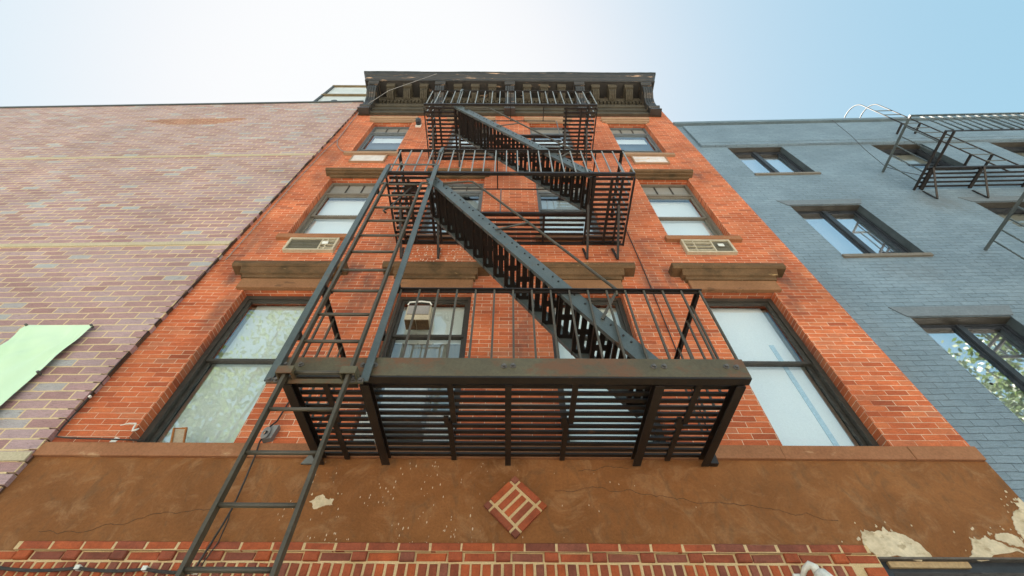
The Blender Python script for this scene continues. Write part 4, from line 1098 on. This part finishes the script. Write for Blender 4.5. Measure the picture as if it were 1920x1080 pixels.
# blue building's own fire escape
fb = thing("fire_escape", "dark iron fire escape with twisted bars high on the blue grey brick front", "fire escape", (3.842, 0.02, 0), R(-1.5), local=True)
def bl_balcony(z, zt, u0, u1, slats, yfr=-0.98):
    mb = MB(); y = -0.37
    if slats:
        while y < -0.03: mb.box(u0, u1, y, y + .03, z - .012, z); y += .075
    for du in (0.0, 0.13): mb.box(u0 + du - .012, u0 + du + .012, yfr, -0.0, z - .045, z - .0125)
    mb.box(u0, u1, yfr - .012, yfr, z - .045, z); mb.box(u0, u1, -0.40, -0.385, z - .045, z)
    f = mb.build("balcony_floor", M['iron'], fb)
    for u in (3.06, 3.87, 4.75, 5.6):
        b = MB().bar((u, -0.40, z - .05), (u, -0.03, z - .40), .03, .012).bar((u, -.022, z - .41), (u, -.012, z - .1), .03, .010, (0, 1, 0)).bar((u, -.40, z - .03), (u, -.02, z - .03), .05, .03)
        b.build("bracket", M['iron'], f)
    mb = MB().box(u0 - .03, u1, yfr - .03, yfr - .005, zt - .025, zt + .01); mb.box(u0 - .035, u0 - .005, yfr - .004, 0.0, zt - .025, zt + .005)
    ra = mb.build("railing", M['iron_grey'], fb)
    # square bar with a twisted middle
    tw = MB(); H_ = zt - z - .02; n = 18; rr_ = .0115
    for k in range(n + 1):
        t_ = k / n; ang = 0 if t_ < .28 else (6.283 * 1.5 * (min(t_, .78) - .28) / .5)
        for q in range(4):
            aa = ang + q * math.pi / 2 + .785; tw.v.append((rr_ * math.cos(aa), rr_ * math.sin(aa), H_ * t_))
    for k in range(n):
        for q in range(4):
            q2 = (q + 1) % 4; tw.f.append((k * 4 + q, k * 4 + q2, k * 4 + 4 + q2, k * 4 + 4 + q))
    twm = tw.mesh("baluster", M['iron_grey'])
    y = yfr + .16
    for k in range(5): rep(twm, "baluster", ra, (u0 - .02, -0.16 - k * .165, z - .01))
    u = u0 + .12
    while u < u1: rep(twm, "baluster", ra, (u, yfr - .018, z - .01)); u += .15
    for u in (u0 + 1.05, u0 + 2.1): MB().box(u - .012, u + .012, yfr - .028, yfr - .008, z, zt).build("post", M['iron_grey'], ra)
bl_balcony(8.79, 9.54, 2.96, 6.6, True)
bl_balcony(6.12, 6.89, 2.62, 6.6, False)
# roof ladder with hooped top
mb = MB()
for u in (4.42, 4.80):
    y = -0.27
    hoop = [(u, 0.14 + 0.41 * math.cos(math.pi * k / 22), 12.75 + 0.42 * math.sin(math.pi * k / 22)) for k in range(23)]
    hoop = [(u, 0.55, 12.45)] + hoop + [(u, y, 12.3), (u, y, 8.8)]
    mb.tube(hoop, .012, 8)
lad = mb.build("roof_ladder", M['iron'], fb, smooth=True)
rg = MB().tube([(4.42, 0, 0), (4.80, 0, 0)], .010, 8).mesh("rung", M['iron_grey'])
z = 9.0
while z < 12.6: rep(rg, "rung", lad, (0, -0.27, z)); z += .30
for z in (9.6, 11.4):
    for u in (4.42, 4.80): MB().box(u - .012, u + .012, -0.27, 0.0, z - .02, z + .02).build("standoff", M['iron'], lad)
t = thing("roof_wire", "thin dark wire slung from the blue roof edge to its fire escape", "wire", (6.8, -0.05, 9.5))
t_ = MB().tube([(7.40, -.15, 12.33), (7.15, -.17, 11.2), (6.95, -.16, 10.4), (6.80, -.15, 9.55), (6.88, -.18, 9.25), (7.05, -.2, 9.05)], .005, 6); t_.build("wire", M['cable'], t)

# ================================================================== STREET TREES (seen mirrored in the windows)
def leaf_mat():
    mt, n, l, bs = new_mat("tree_leaf"); g = G(mt.node_tree)
    l.new(g.ramp(g.island(), [(0, (0.035, 0.07, 0.025)), (0.5, (0.06, 0.10, 0.035)), (1, (0.11, 0.14, 0.06))]), bs.inputs['Base Color'])
    bs.inputs['Roughness'].default_value = 0.45
    tr = n.new("ShaderNodeBsdfTranslucent"); tr.inputs[0].default_value = (0.16, 0.24, 0.07, 1)
    mx = n.new("ShaderNodeMixShader"); mx.inputs[0].default_value = 0.35
    l.new(bs.outputs[0], mx.inputs[1]); l.new(tr.outputs[0], mx.inputs[2]); l.new(mx.outputs[0], n["Material Output"].inputs[0])
    return mt
LM = leaf_mat(); BK = rough_mat("tree_bark", (0.06, 0.05, 0.04), (0.11, 0.09, 0.07), 8)
def tree(x, y, h, rad, label, seed, n=8500):
    rr = random.Random(seed)
    t = thing("street_tree", label, "tree", (x, y, 0))
    tr = MB(); top = (x + rr.uniform(-.4, .4), y + rr.uniform(-.4, .4), h * .75)
    tr.tube([(x, y, -.1), (x + .05, y, h * .2), (x - .05, y + .1, h * .42), top], [.24, .19, .15, .05], 10)
    cl = []
    for k in range(16):
        a = rr.uniform(0, 6.283); r0 = rad * rr.uniform(.35, .85); zc = h * rr.uniform(.5, .95)
        c = (x + r0 * math.cos(a), y + r0 * math.sin(a) * .8, zc); cl.append((c, rad * rr.uniform(.28, .48)))
        tr.tube([(x, y, h * rr.uniform(.32, .5)), ((x + c[0]) / 2, (y + c[1]) / 2, zc * .8), c], [.09, .06, .02], 6)
    tr.build("trunk", BK, t)
    lf = MB()
    for i in range(n):
        c, r0 = rr.choice(cl); d = Vector((rr.gauss(0, 1), rr.gauss(0, 1), rr.gauss(0, 1))).normalized() * r0 * rr.uniform(.3, 1.08)
        p = Vector(c) + d; a = Vector((rr.gauss(0, 1), rr.gauss(0, 1), rr.gauss(0, 1))).normalized(); b = a.orthogonal().normalized(); s_ = rr.uniform(.04, .085)
        lf.face([p - a * s_ * 1.5, p + b * s_ * .7, p + a * s_ * 1.5, p - b * s_ * .7])
    lf.build("crown", LM, t)
tree(-9.0, -8.6, 15.0, 3.6, "leafy street tree mirrored in the lower left window glass", 1)
tree(17.0, -8.3, 13.0, 3.2, "leafy street tree mirrored in the blue building's lower window", 2)
